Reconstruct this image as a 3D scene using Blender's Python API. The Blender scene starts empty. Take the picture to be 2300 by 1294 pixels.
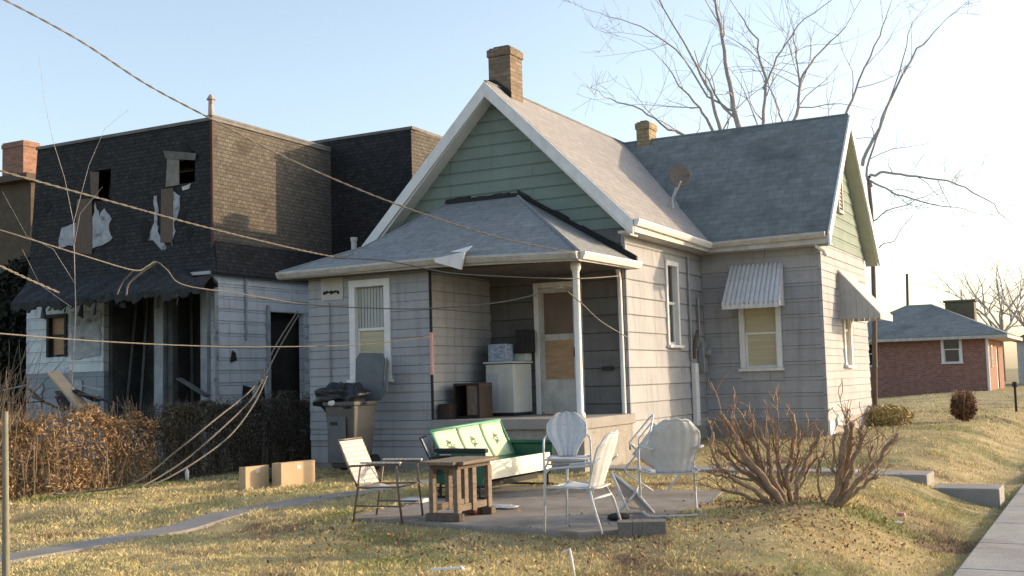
import bpy, math, random
import numpy as np
from mathutils import Vector, Matrix
rng = random.Random(7)
nr = np.random.default_rng(11)
S = bpy.context.scene
COL = S.collection

# ------------------------------------------------------------------ camera
W0, H0, FPX = 2300.0, 1294.0, 2558.2
YAW, PIT, ROL = -.4846, .0811, -.0273
CP = np.array([6.6431, -16.3918, 1.5])
_cy, _sy = math.cos(YAW), math.sin(YAW)
F = np.array([_sy*math.cos(PIT), _cy*math.cos(PIT), math.sin(PIT)])
_R0 = np.array([_cy, -_sy, 0]); _U0 = np.cross(_R0, F)
RR = math.cos(ROL)*_R0+math.sin(ROL)*_U0
UU = -math.sin(ROL)*_R0+math.cos(ROL)*_U0
cd = bpy.data.cameras.new("camera"); cam = bpy.data.objects.new("camera", cd); COL.objects.link(cam)
cd.sensor_width = 36; cd.lens = FPX/W0*36; cd.clip_start = .05; cd.clip_end = 3000
m = Matrix.Identity(4)
for i in range(3):
    m[i][0] = RR[i]; m[i][1] = UU[i]; m[i][2] = -F[i]; m[i][3] = CP[i]
cam.matrix_world = m
S.camera = cam

# ------------------------------------------------------------------ light
SUN = np.array([.729, .645, .236]); SUN /= np.linalg.norm(SUN)
EL = math.asin(SUN[2])
w = bpy.data.worlds.new("World"); S.world = w; w.use_nodes = True
nt = w.node_tree; bg = nt.nodes['Background']
sky = nt.nodes.new('ShaderNodeTexSky'); sky.sky_type = 'NISHITA'; sky.sun_disc = False
sky.sun_elevation = EL; sky.sun_rotation = math.atan2(SUN[0], SUN[1])
sky.air_density = 1.0; sky.dust_density = 2.2; sky.ozone_density = 1.2
hs = nt.nodes.new('ShaderNodeHueSaturation'); hs.inputs['Saturation'].default_value = .80; hs.inputs['Value'].default_value = .97
nt.links.new(sky.outputs[0], hs.inputs['Color']); nt.links.new(hs.outputs[0], bg.inputs[0]); bg.inputs[1].default_value = .15
sl = bpy.data.lights.new("sun", 'SUN'); sl.energy = 2.3; sl.angle = math.radians(.5); sl.color = (1, .75, .48)
so = bpy.data.objects.new("sun", sl); COL.objects.link(so)
so.rotation_euler = Vector(-SUN).to_track_quat('-Z', 'Y').to_euler()
S.view_settings.view_transform = 'Standard'; S.view_settings.look = 'None'
S.view_settings.exposure = 1.27; S.view_settings.gamma = 1
S.render.resolution_x = 1024; S.render.resolution_y = 576
try: S.render.filter_size = 2.0
except Exception: pass

# ------------------------------------------------------------------ helpers
def ray(px, py): return F+RR*(px-1150)/FPX-UU*(py-647)/FPX
def at(px, py, dep): return CP+dep*ray(px, py)
def on(ax, px, py, v):
    d = ray(px, py); return CP+d*(v-CP[ax])/d[ax]
def onX(px, py, v): return on(0, px, py, v)
def onY(px, py, v): return on(1, px, py, v)
def onZ(px, py, v): return on(2, px, py, v)
def smooth(t, a, b):
    t = np.clip((t-a)/(b-a), 0, 1); return t*t*(3-2*t)

class MB:
    def __init__(s): s.v = []; s.f = []
    def poly(s, pts):
        i = len(s.v); s.v += [tuple(map(float, p)) for p in pts]; s.f.append(tuple(range(i, i+len(pts)))); return s
    def prism(s, pts, off):
        off = np.array(off, float); a = [np.array(p, float) for p in pts]; b = [p+off for p in a]; n = len(a); i = len(s.v)
        s.v += [tuple(p) for p in a]+[tuple(p) for p in b]
        s.f.append(tuple(range(i, i+n))); s.f.append(tuple(range(i+2*n-1, i+n-1, -1)))
        for k in range(n):
            k2 = (k+1) % n; s.f.append((i+k2, i+k, i+n+k, i+n+k2))
        return s
    def box(s, x0, x1, y0, y1, z0, z1):
        return s.prism([(x0, y0, z0), (x0, y1, z0), (x1, y1, z0), (x1, y0, z0)], (0, 0, z1-z0))
    def bar(s, a, b, w, h, up=(0, 0, 1)):
        a = np.array(a, float); b = np.array(b, float); d = b-a; d /= np.linalg.norm(d)
        r = np.cross(d, up); n = np.linalg.norm(r)
        if n < 1e-4: r = np.cross(d, (1, 0, 0)); n = np.linalg.norm(r)
        r /= n; u = np.cross(r, d)
        q = [a-r*w/2-u*h/2, a+r*w/2-u*h/2, a+r*w/2+u*h/2, a-r*w/2+u*h/2]
        return s.prism(q, b-a)
    def tube(s, pts, rad, n=6, cap=True):
        P = [np.array(p, float) for p in pts]; k = len(P)
        if not hasattr(rad, '__len__'): rad = [rad]*k
        base = len(s.v); up = np.array([.13, .21, 1.]); up /= np.linalg.norm(up)
        pr = None
        for i in range(k):
            d = P[min(i+1, k-1)]-P[max(i-1, 0)]; L = np.linalg.norm(d); d = d/L if L > 1e-9 else np.array([0, 0, 1.])
            if pr is None:
                r = np.cross(d, up)
                if np.linalg.norm(r) < .05: r = np.cross(d, (1, 0, 0))
            else: r = pr-d*(pr@d)
            r = r/np.linalg.norm(r); pr = r; u = np.cross(d, r)
            for j in range(n):
                a = 2*math.pi*j/n; s.v.append(tuple(P[i]+rad[i]*(r*math.cos(a)+u*math.sin(a))))
        for i in range(k-1):
            for j in range(n):
                j2 = (j+1) % n; s.f.append((base+i*n+j, base+i*n+j2, base+(i+1)*n+j2, base+(i+1)*n+j))
        if cap:
            s.f.append(tuple(base+j for j in range(n-1, -1, -1))); s.f.append(tuple(base+(k-1)*n+j for j in range(n)))
        return s
    def lathe(s, prof, c=(0, 0, 0), n=16, sq=None):
        base = len(s.v)
        for (r, z) in prof:
            for j in range(n):
                a = 2*math.pi*(j+.5)/n; s.v.append((c[0]+r*math.cos(a), c[1]+r*math.sin(a), c[2]+z))
        for i in range(len(prof)-1):
            for j in range(n):
                j2 = (j+1) % n; s.f.append((base+i*n+j, base+i*n+j2, base+(i+1)*n+j2, base+(i+1)*n+j))
        s.f.append(tuple(base+j for j in range(n-1, -1, -1))); s.f.append(tuple(base+(len(prof)-1)*n+j for j in range(n)))
        return s
    def xf(s, M, i0=0):
        for i in range(i0, len(s.v)): s.v[i] = tuple(M @ Vector(s.v[i]))
        return s
    def grid(s, fn, nu, nv, thick=None):
        base = len(s.v)
        for i in range(nu+1):
            for j in range(nv+1): s.v.append(tuple(map(float, fn(i/nu, j/nv))))
        for i in range(nu):
            for j in range(nv):
                a = base+i*(nv+1)+j; s.f.append((a, a+nv+1, a+nv+2, a+1))
        return s
    def build(s, name, mat, parent=None, smooth_=False, world=True, bevel=0, solid=0, sub=0):
        me = bpy.data.meshes.new(name)
        V = np.array(s.v, float)
        if parent is not None and world:
            p = parent; o = np.zeros(3)
            while p is not None: o += np.array(p.location); p = p.parent
            V = V-o
        me.from_pydata(V.tolist(), [], s.f); me.update()
        add_uv(me, np.array(s.v, float))
        ob = bpy.data.objects.new(name, me); COL.objects.link(ob)
        if mat: me.materials.append(mat)
        if parent is not None: ob.parent = parent
        if smooth_:
            me.polygons.foreach_set('use_smooth', [True]*len(me.polygons))
        if solid:
            md = ob.modifiers.new('solid', 'SOLIDIFY'); md.thickness = solid; md.offset = 0
        if sub:
            md = ob.modifiers.new('sub', 'SUBSURF'); md.levels = sub; md.render_levels = sub
        if bevel:
            md = ob.modifiers.new('bev', 'BEVEL'); md.width = bevel; md.segments = 2; md.limit_method = 'ANGLE'
        return ob

def add_uv(me, V):
    uv = me.uv_layers.new(name='UVMap'); nl = len(me.loops)
    li = np.zeros(nl, int); me.loops.foreach_get('vertex_index', li)
    npol = len(me.polygons); nrm = np.zeros(npol*3); me.polygons.foreach_get('normal', nrm); nrm = nrm.reshape(-1, 3)
    lt = np.zeros(npol, int); me.polygons.foreach_get('loop_total', lt)
    N = np.repeat(nrm, lt, axis=0)
    T = np.stack([-N[:, 1], N[:, 0], np.zeros(nl)], 1); L = np.linalg.norm(T, axis=1)
    flat = (L < .25); T[~flat] /= L[~flat][:, None]; T[flat] = (1, 0, 0)
    B = np.cross(N, T); P = V[li]
    u = (P*T).sum(1); v = (P*B).sum(1); v[flat] = P[flat, 1]
    uv.data.foreach_set('uv', np.stack([u, v], 1).ravel())

def tag(o, label=None, cat=None, group=None, kind=None):
    if label: o['label'] = label
    if cat: o['category'] = cat
    if group: o['group'] = group
    if kind: o['kind'] = kind
    return o
def thing(name, loc, label, cat, group=None, rz=0):
    o = bpy.data.objects.new(name, None); COL.objects.link(o); o.location = tuple(map(float, loc)); o.rotation_euler = (0, 0, rz)
    o.empty_display_size = .1
    return tag(o, label, cat, group)

# ------------------------------------------------------------------ materials
MATS = {}
def mat(name, c1, c2=None, scale=3, rough=.75, bump=0, bscale=None, c3=None, s3=.6, brick=None, streak=0, metal=0, stretch=(1, 1, 1), island=0, spec=.3, stain=None, coord='UV', detail=6, distort=0, trans=0):
    m = bpy.data.materials.new(name); m.use_nodes = True; n = m.node_tree.nodes; l = m.node_tree.links
    b = n['Principled BSDF']; b.inputs['Roughness'].default_value = rough; b.inputs['Metallic'].default_value = metal
    b.inputs['Specular IOR Level'].default_value = spec
    if trans: b.inputs['Transmission Weight'].default_value = trans
    c2 = c2 or c1
    if coord == 'UV':
        tc = n.new('ShaderNodeTexCoord'); src = tc.outputs['UV']
    else:
        tc = n.new('ShaderNodeNewGeometry'); src = tc.outputs['Position']
    mp = n.new('ShaderNodeMapping'); mp.inputs['Scale'].default_value = stretch; l.new(src, mp.inputs[0])
    def noise(sc, vec=None, d=detail, r=.62):
        x = n.new('ShaderNodeTexNoise'); x.inputs['Scale'].default_value = sc; x.inputs['Detail'].default_value = d; x.inputs['Roughness'].default_value = r
        x.inputs['Distortion'].default_value = distort
        l.new(vec or mp.outputs[0], x.inputs['Vector']); return x.outputs['Fac']
    def ramp(f, a, b_):
        x = n.new('ShaderNodeMapRange'); x.inputs[1].default_value = a; x.inputs[2].default_value = b_; l.new(f, x.inputs[0]); return x.outputs[0]
    def mix(fac, A, B, mode='MIX'):
        x = n.new('ShaderNodeMix'); x.data_type = 'RGBA'; x.blend_type = mode
        for k, q in ((6, A), (7, B)):
            if isinstance(q, tuple): x.inputs[k].default_value = (*q, 1)
            else: l.new(q, x.inputs[k])
        if isinstance(fac, float): x.inputs[0].default_value = fac
        else: l.new(fac, x.inputs[0])
        return x.outputs[2]
    f1 = ramp(noise(scale), .32, .68)
    col = mix(f1, c1, c2)
    if c3: col = mix(ramp(noise(s3), .5, .66), col, c3)
    if streak:
        mp2 = n.new('ShaderNodeMapping'); mp2.inputs['Scale'].default_value = (6, .5, 1); l.new(src, mp2.inputs[0])
        st = ramp(noise(1.2, mp2.outputs[0]), .5, .8)
        k = 1-streak; col = mix(st, col, mix(1.0, col, (k, k*.97, k*.92), 'MULTIPLY'))
    if stain:  # (colour, scale, lo, hi)
        col = mix(ramp(noise(stain[1]), stain[2], stain[3]), col, stain[0])
    hgt = None
    if brick:  # (width,height,mortar,mortarcolour,variation)
        bt = n.new('ShaderNodeTexBrick'); l.new(src, bt.inputs['Vector'])
        bt.inputs['Scale'].default_value = 1; bt.inputs['Brick Width'].default_value = brick[0]; bt.inputs['Row Height'].default_value = brick[1]
        bt.inputs['Mortar Size'].default_value = brick[2]; bt.inputs['Mortar Smooth'].default_value = .3
        v = brick[4]; bt.inputs['Color1'].default_value = (1-v, 1-v, 1-v, 1); bt.inputs['Color2'].default_value = (1+v*.4, 1+v*.4, 1+v*.4, 1)
        bt.inputs['Mortar'].default_value = (*brick[3], 1)
        col = mix(1.0, col, bt.outputs['Color'], 'MULTIPLY'); hgt = bt.outputs['Fac']
    if island:
        g = n.new('ShaderNodeNewGeometry'); mr = n.new('ShaderNodeMapRange'); l.new(g.outputs['Random Per Island'], mr.inputs[0])
        mr.inputs[3].default_value = 1-island; mr.inputs[4].default_value = 1+island
        vm = n.new('ShaderNodeVectorMath'); vm.operation = 'SCALE'; l.new(col, vm.inputs[0]); l.new(mr.outputs[0], vm.inputs['Scale']); col = vm.outputs[0]
    l.new(col, b.inputs['Base Color'])
    if bump:
        bp = n.new('ShaderNodeBump'); bp.inputs['Strength'].default_value = bump; bp.inputs['Distance'].default_value = .02
        h = noise(bscale or scale*6)
        if hgt is not None:
            ms = n.new('ShaderNodeMath'); ms.operation = 'SUBTRACT'; l.new(h, ms.inputs[0]); l.new(hgt, ms.inputs[1]); h = ms.outputs[0]
        l.new(h, bp.inputs['Height']); l.new(bp.outputs[0], b.inputs['Normal'])
    MATS[name] = m; return m
ROW = .275
siding = mat('grey_shingle_siding', (.30, .308, .33), (.375, .378, .395), 1.3, .8, .25, 30, streak=.3, brick=(2.4, ROW, .0075, (.42, .42, .42), .09), stain=((.22, .21, .20), .9, .6, .85))
siding_shade = mat('porch_shade_siding', (.105, .103, .102), (.17, .165, .165), 1.3, .85, .15, 30, streak=.25, brick=(2.4, ROW, .0075, (.42, .42, .42), .09))  # darker copy of the grey siding; porch shade is put into its colour
siding_green = mat('green_siding', (.16, .21, .185), (.205, .255, .225), 1.5, .8, .12, 30, streak=.15, brick=(3.1, .2, .0065, (.5, .5, .5), .04))
siding_white = mat('white_siding', (.46, .51, .55), (.62, .66, .69), 1.2, .7, .1, 20, streak=.35, brick=(3.7, .23, .008, (.4, .42, .44), .06), stain=((.12, .11, .10), 1.4, .62, .8))
trim = mat('white_trim', (.62, .62, .62), (.74, .73, .72), 4, .55, .08, streak=.15)
trim_worn = mat('worn_cream_gutter', (.38, .36, .34), (.52, .50, .47), 5, .5, .06, streak=.3)
soffit = mat('soffit_boards', (.40, .38, .35), (.5, .48, .44), 3, .8)
roof_m = mat('asphalt_shingles', (.26, .25, .25), (.34, .325, .32), 9, .92, .5, 60, brick=(.3, .14, .007, (.7, .7, .7), .10), stain=((.2, .2, .2), .8, .55, .9))
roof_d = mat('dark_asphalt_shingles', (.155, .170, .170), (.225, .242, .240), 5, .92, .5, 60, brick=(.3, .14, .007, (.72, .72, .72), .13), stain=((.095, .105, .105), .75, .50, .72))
roof_p = mat('porch_shingles', (.195, .205, .21), (.275, .285, .285), 8, .92, .5, 60, brick=(.3, .14, .007, (.7, .7, .7), .12))
tar = mat('black_tar', (.012, .012, .014), (.03, .03, .03), 14, .7, .5)
found = mat('rough_foundation', (.24, .225, .21), (.33, .31, .28), 5, .95, .6, 25, streak=.3)
conc = mat('concrete', (.22, .21, .20), (.32, .30, .28), 2.2, .92, .3, 40, c3=(.22, .205, .19), s3=1.1)
conc_d = mat('weathered_patio_concrete', (.19, .172, .155), (.28, .255, .225), 2.5, .95, .4, 40, c3=(.17, .14, .11), s3=1.4)
sidew = mat('pale_sidewalk_concrete', (.27, .262, .255), (.36, .35, .335), 3, .9, .35, 50, c3=(.22, .21, .195), s3=1.2, stain=((.17, .155, .14), 5, .62, .74))
brick_t = mat('tan_brick', (.17, .13, .10), (.28, .215, .155), 8, .9, .5, 40, brick=(.21, .075, .012, (.75, .72, .68), .35), stain=((.08, .06, .05), 4, .6, .75))
brick_y = mat('yellow_brick', (.27, .20, .12), (.36, .28, .17), 8, .9, .5, 40, brick=(.21, .075, .012, (.7, .7, .7), .2))
brick_r = mat('red_brick', (.21, .105, .085), (.29, .15, .12), 6, .9, .3, 40, brick=(.21, .075, .010, (1.3, 1.5, 1.5), .25))
brick_o = mat('orange_brick', (.24, .12, .085), (.31, .165, .12), 6, .9, .3, 40, brick=(.21, .075, .012, (.9, 1.1, 1.1), .25))
black_sh = mat('sooty_wood_shingles', (.026, .027, .030), (.050, .050, .052), 9, .9, .8, 50, brick=(.13, .075, .008, (.5, .5, .5), .3), stain=((.012, .012, .013), .6, .5, .8))
brown_sh = mat('brown_wood_shingles', (.118, .103, .085), (.172, .152, .126), 9, .9, .8, 50, brick=(.13, .075, .008, (.55, .53, .5), .22), stain=((.07, .055, .042), 1.1, .55, .75))
soot = mat('burnt_roofing', (.008, .009, .010), (.045, .046, .048), 3.5, .85, .9, 20, stain=((.11, .115, .12), 2.2, .62, .72))
char = mat('charred_interior', (.01, .01, .01), (.03, .028, .026), 3, .9)
sootwall = mat('smoke_stained_wall', (.045, .047, .05), (.10, .10, .10), 2.5, .9, .3, 18, stain=((.02, .02, .02), 1.2, .5, .8))
tornw = mat('torn_white_sheathing', (.24, .26, .29), (.42, .44, .47), 5, .8, .8, 18, stain=((.08, .08, .08), 4, .55, .7))
wood_b = mat('weathered_brown_board', (.09, .065, .05), (.16, .12, .09), 6, .85, .3, stretch=(8, 1, 1))
wood_t = mat('weathered_table_wood', (.13, .10, .075), (.24, .185, .135), 4, .85, .4, stretch=(1, 9, 1))
glass = mat('window_glass', (.03, .035, .04), None, 2, .08, spec=.6)
glass_w = mat('dusty_glass_over_blind', (.20, .21, .20), (.30, .31, .29), 2, .25, spec=.5)
def clear_glass(name, k):
    m = bpy.data.materials.new(name); m.use_nodes = True; n = m.node_tree.nodes; l = m.node_tree.links; n.remove(n['Principled BSDF'])
    a = n.new('ShaderNodeBsdfTransparent'); a.inputs[0].default_value = (.82, .84, .84, 1); b = n.new('ShaderNodeBsdfGlossy'); b.inputs['Roughness'].default_value = .04
    fr = n.new('ShaderNodeFresnel'); fr.inputs[0].default_value = 1.5; ad = n.new('ShaderNodeMath'); ad.operation = 'ADD'; ad.use_clamp = True; l.new(fr.outputs[0], ad.inputs[0]); ad.inputs[1].default_value = k
    x = n.new('ShaderNodeMixShader'); l.new(ad.outputs[0], x.inputs[0]); l.new(a.outputs[0], x.inputs[1]); l.new(b.outputs[0], x.inputs[2]); l.new(x.outputs[0], n['Material Output'].inputs[0]); return m
glass_w = clear_glass('clear_window_glass', .10)
curtain = mat('pale_curtain', (.34, .35, .33), (.46, .46, .43), 9, .8, stretch=(4, .3, 1))
blind = mat('cream_window_blind', (.40, .36, .24), (.52, .47, .32), 1.5, .7, .2, stretch=(.6, 8, 1))
plywood = mat('plywood_panel', (.30, .19, .11), (.42, .27, .16), 3, .7, stretch=(1, 6, 1))
plywood_d = mat('dim_brown_glass', (.10, .065, .045), (.16, .10, .07), 2, .35)
alu_w = mat('white_aluminium', (.52, .54, .57), (.64, .65, .67), 5, .45, .05, streak=.2)
alu_g = mat('aluminium_rib_grey', (.34, .35, .36), (.42, .42, .43), 5, .5)
metal_w = mat('chalky_white_paint', (.46, .47, .49), (.60, .60, .60), 7, .6, .12, 30, streak=.2, stain=((.26, .15, .09), 7, .60, .70))
metal_c = mat('cream_painted_metal', (.62, .60, .48), (.70, .67, .54), 5, .5, .08, stain=((.25, .15, .09), 4, .64, .75))
metal_lg = mat('pale_green_painted_metal', (.36, .47, .31), (.50, .60, .40), 5, .55, .1, stain=((.26, .19, .12), 6, .62, .74))
metal_g = mat('dark_green_painted_metal', (.012, .075, .05), (.02, .115, .075), 4, .4, .08)
metal_k = mat('dark_metal', (.018, .018, .02), (.035, .035, .035), 6, .8)
galv = mat('dull_galvanised_metal', (.26, .27, .28), (.36, .36, .36), 6, .45, metal=.4)
rust = mat('rusty_dish_face', (.13, .105, .09), (.20, .165, .14), 5, .6)
webb = mat('woven_lawn_chair_webbing', (.52, .48, .44), (.62, .57, .52), 8, .8, .2, brick=(.055, .055, .008, (.6, .6, .6), .15))
mesh_g = mat('faded_lilac_webbing', (.36, .35, .38), (.44, .42, .46), 6, .8)
plast_g = mat('grey_brown_plastic', (.085, .08, .072), (.115, .108, .098), 4, .55, .05)
plast_b = mat('grey_plastic_lid', (.085, .095, .105), (.12, .13, .14), 4, .5)
bagm = mat('black_plastic_bag', (.012, .014, .018), (.03, .034, .042), 6, .3, .5, 14)
card = mat('cardboard', (.48, .345, .215), (.55, .41, .265), 3, .85, .05)
cardlit = mat('pale_card_label', (.6, .58, .55), None, 3, .8)
appl = mat('off_white_enamel', (.50, .51, .47), (.58, .58, .54), 3, .4, streak=.2)
appl_d = mat('greyed_enamel', (.38, .42, .46), (.46, .49, .52), 3, .4)
bluew = mat('white_and_blue_carton', (.55, .58, .62), (.10, .18, .38), 12, .6, stretch=(1, 2.2, 1))
cabin = mat('dark_brown_cabinet', (.020, .013, .011), (.038, .025, .02), 4, .7)
rope = mat('tan_weathered_cable', (.10, .09, .08), (.18, .16, .14), 30, .8)
rope_g = mat('grey_braided_cable', (.12, .11, .10), (.22, .19, .165), 40, .7)
bark = mat('grey_brown_bark', (.13, .10, .085), (.22, .17, .145), 6, .9, .4)
bark_l = mat('pale_thin_branches', (.30, .275, .27), (.42, .39, .38), 6, .9)
bark_s = mat('shrub_bark', (.17, .115, .075), (.36, .25, .165), 14, .9, .4)
twig_r = mat('reddish_twigs', (.22, .135, .09), (.33, .21, .14), 12, .8)
hedge_m = mat('dry_brown_hedge_leaves', (.24, .15, .075), (.43, .285, .15), 3.5, .85, island=.5, coord='P', stain=((.11, .085, .045), 1.3, .52, .72))
hedge_t = mat('hedge_twigs', (.17, .12, .085), (.30, .215, .145), 5, .9, coord='P')
lawn_m = mat('winter_lawn_soil', (.26, .205, .10), (.42, .335, .17), 2.2, .95, .8, 30, coord='P', c3=(.12, .14, .05), s3=.5, stain=((.15, .09, .06), .75, .55, .68), distort=.4)
grass_m = mat('dormant_grass_blades', (.50, .42, .19), (.76, .62, .35), .55, .8, coord='P', c3=(.27, .29, .09), s3=.5, island=.15, stain=((.20, .13, .09), .75, .55, .68), distort=.3)
leaf_m = mat('dead_fallen_leaves', (.22, .11, .055), (.40, .24, .13), 3, .85, coord='P', island=.5)
litter_w = mat('white_scrap', (.62, .60, .58), (.72, .71, .69), 5, .6)
litter_p = mat('pink_scrap', (.6, .34, .30), None, 3, .6)
shrub_far = mat('dry_brown_bush', (.13, .07, .045), (.24, .13, .085), 4, .9, island=.4, coord='P')

# ------------------------------------------------------------------ ground
def hgt(x, y):
    x = np.asarray(x, float); y = np.asarray(y, float)
    z = .10+.10*smooth(y, -8.0, -7.1)
    z = z+.20*smooth(y, -1.0, 4.5)*smooth(x, -3, 1)
    z = z+.10*smooth(y, 5, 35)+.03*np.sin(x*.9+y*.5)*smooth(-y, 7.2, 9)
    bank = (.37*smooth(x, 4.0, 5.35))*(1-smooth(y, 4, 30)*.75)
    mound = .10*np.exp(-((x-4.05)**2+(y+5.7)**2)/.6)
    z = z-bank+mound
    return z
def ground():
    xs = np.concatenate([np.linspace(-400, -22, 20), np.linspace(-21, -9, 16), np.linspace(-8.8, 8, 100), np.linspace(8.6, 40, 40), np.linspace(45, 500, 24)])
    ys = np.concatenate([np.linspace(-120, -19, 14), np.linspace(-18, 8, 150), np.linspace(8.5, 60, 60), np.linspace(65, 900, 24)])
    X, Y = np.meshgrid(xs, ys, indexing='ij'); Z = hgt(X, Y)
    near = (np.abs(X) < 9) & (Y < 10)
    Z = Z+np.where(near, nr.normal(0, .008, X.shape), 0)
    # keep well under slabs
    m_ = MB(); ny = len(ys); m_.v = list(zip(X.ravel().tolist(), Y.ravel().tolist(), Z.ravel().tolist()))
    m_.f = [(i*ny+j, (i+1)*ny+j, (i+1)*ny+j+1, i*ny+j+1) for i in range(len(xs)-1) for j in range(ny-1)]
    o = m_.build('lawn', lawn_m, smooth_=True); o['kind'] = 'structure'
ground()
def struct(o): o['kind'] = 'structure'; return o
patio_pts = [(-.15, -7.22), (1.4, -7.42), (2.55, -7.55), (3.0, -7.3), (2.95, -5.2), (2.7, -4.0), (-.1, -3.9)]
b = MB(); b.prism([(x, y, .08) for x, y in patio_pts], (0, 0, .135)); struct(b.build('patio', conc_d, bevel=.015))
b = MB(); ys_ = np.arange(-15, -2.6, .2)
for k in range(len(ys_)-1):
    P_ = []
    for y_ in (ys_[k], ys_[k+1]-.0015*(k % 6 == 5)):
        xc = -1.98+(y_+9.8)*.075; z_ = float(hgt(xc+.2, y_))+.022+.006*math.sin(y_*3)
        P_.append([(xc+.012*math.sin(y_*9), y_, z_), (xc+.40+.012*math.sin(y_*7+2), y_, z_+.004)])
    b.prism([P_[0][0], P_[0][1], P_[1][1], P_[1][0]], (0, 0, -.08))
struct(b.build('path', conc))
b = MB(); b.box(-.1, 1.8, -1.5, -.9, 0, .235); b.box(1.81, 3.6, -1.5, -.9, 0, .23)
struct(b.build('walkway', conc, bevel=.012))
b = MB()
for k in range(30):
    y0 = -20+k*1.5; zz = float(hgt(5.35, y0+.7))+.05
    if k < 14: zz = -.10
    b.box(5.42, 7.0, y0, y0+1.488, -.6, zz)
struct(b.build('sidewalk', sidew, bevel=.012))
for k, (x0, x1, z1, lab) in enumerate([(3.62, 4.52, .215, 'upper concrete step of the walk beyond the pruned shrub'), (4.53, 5.33, .06, 'lower concrete step of the walk beside the sidewalk')]):
    b = MB(); b.box(x0, x1, -1.62, -1.0, -.5, z1); o = b.build('concrete_step', conc, bevel=.015); tag(o, lab, 'step', 'concrete steps down to the sidewalk')

# ------------------------------------------------------------------ wall builders
def cells(a0, a1, z0, z1, holes):
    A = sorted({a0, a1, *[min(max(h[k], a0), a1) for h in holes for k in (0, 1)]}); Z = sorted({z0, z1, *[min(max(h[k], z0), z1) for h in holes for k in (2, 3)]})
    out = []
    for i in range(len(A)-1):
        run = None
        for j in range(len(Z)-1):
            ca = (A[i]+A[i+1])/2; cz = (Z[j]+Z[j+1])/2
            if any(h[0] < ca < h[1] and h[2] < cz < h[3] for h in holes):
                if run: out.append(run); run = None
            elif run: run = (A[i], A[i+1], run[2], Z[j+1])
            else: run = (A[i], A[i+1], Z[j], Z[j+1])
        if run: out.append(run)
    return out
def P3(ax, p, a, z): return (a, p, z) if ax == 'y' else (p, a, z)
def wallbox(mb, ax, p, s, th, a0, a1, z0, z1, holes=()):
    q = sorted((p, p-s*th))
    for (u0, u1, v0, v1) in cells(a0, a1, z0, z1, holes):
        if ax == 'y': mb.box(u0, u1, q[0], q[1], v0, v1)
        else: mb.box(q[0], q[1], u0, u1, v0, v1)
def laps(mb, ax, p, s, a0, a1, z0, z1, holes=(), row=ROW, lip=.020, jit=.004):
    k0 = math.floor(z0/row); k1 = math.ceil(z1/row)
    for (u0, u1, v0, v1) in cells(a0, a1, z0, z1, holes):
        for k in range(k0, k1):
            b0 = max(k*row, v0); b1 = min((k+1)*row, v1)
            if b1-b0 < .01: continue
            o0 = p+s*(lip); o1 = p+s*.003
            if ax == 'y': pts = [(u0, p, b0), (u0, o0, b0), (u0, o1, b1), (u0, p, b1)]; off = (u1-u0, 0, 0)
            else: pts = [(p, u0, b0), (o0, u0, b0), (o1, u0, b1), (p, u0, b1)]; off = (0, u1-u0, 0)
            mb.prism(pts, off)
def gablelaps(mb, ax, p, s, apex, zb, half, ztop, row=ROW, lip=.016, slope=None):
    slope = slope or (ztop-zb)/half
    k0 = math.floor(zb/row)
    for k in range(k0, math.ceil(ztop/row)):
        b0 = max(k*row, zb); b1 = min((k+1)*row, ztop)
        h0 = (ztop-b0)/slope; h1 = (ztop-b1)/slope
        if b1-b0 < .01: continue
        A = [(-h0, p+s*lip, b0), (h0, p+s*lip, b0), (h1, p+s*.003, b1), (-h1, p+s*.003, b1)]
        if h1 < .01: A = A[:3]
        mb.poly([(P3(ax, q[1], apex+q[0], q[2])) for q in A])
        mb.poly([P3(ax, p+s*lip, apex-h0, b0), P3(ax, p, apex-h0, b0), P3(ax, p, apex+h0, b0), P3(ax, p+s*lip, apex+h0, b0)])
def bx(mb, ax, p0, p1, a0, a1, z0, z1):
    p0, p1 = sorted((p0, p1))
    if ax == 'y': mb.box(a0, a1, p0, p1, z0, z1)
    else: mb.box(p0, p1, a0, a1, z0, z1)
def window(root, ax, p, s, a0, a1, z0, z1, fr=.09, frm=None, paneM=None, inner=None, innerM=None, sill=True, rails=True, label=None):
    frm = frm or trim
    m_ = MB(); o = p+s*.045; i_ = p-s*.09
    bx(m_, ax, o, i_, a0, a0+fr, z0, z1-fr); bx(m_, ax, o, i_, a1-fr, a1, z0, z1-fr); bx(m_, ax, o+s*.004, i_, a0, a1, z1-fr, z1)
    if rails:
        zm = (z0+z1)/2; o2 = p-s*.02
        bx(m_, ax, o2, p-s*.06, a0+fr, a1-fr, zm-.022, zm+.022); bx(m_, ax, o2-s*.01, p-s*.06, a0+fr, a0+fr+.035, z0, zm-.022); bx(m_, ax, o2-s*.01, p-s*.06, a1-fr-.035, a1-fr, z0, zm-.022)
        bx(m_, ax, o2-s*.01, p-s*.06, a0+fr+.035, a1-fr-.035, z0, z0+.05)
    w_ = m_.build('window', frm, root, bevel=.004)
    if label: w_['label'] = label
    g = MB(); bx(g, ax, p-s*.055, p-s*.062, a0+fr, a1-fr, z0, z1-fr); g.build('pane', paneM or glass, w_)
    if sill:
        g = MB(); bx(g, ax, p+s*.09, p-s*.08, a0-.03, a1+.03, z0-.05, z0-.002); g.build('sill', frm, w_, bevel=.006)
    return w_
def gutter(root, a, b, out, name='gutter', m_=None, r=.07, n=6):
    """K-style gutter following a..b ; out = outward horizontal unit"""
    a = np.array(a, float); b = np.array(b, float); out = np.array([*out, 0.]); up = np.array([0, 0, 1.])
    prof = [(0, 0), (.085, 0), (.088, -.03), (.062, -.075), (.045, -.10), (0, -.10)]
    q = MB(); q.prism([a+out*x+up*z for x, z in prof], b-a)
    return q.build(name, m_ or trim_worn, root)

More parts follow.
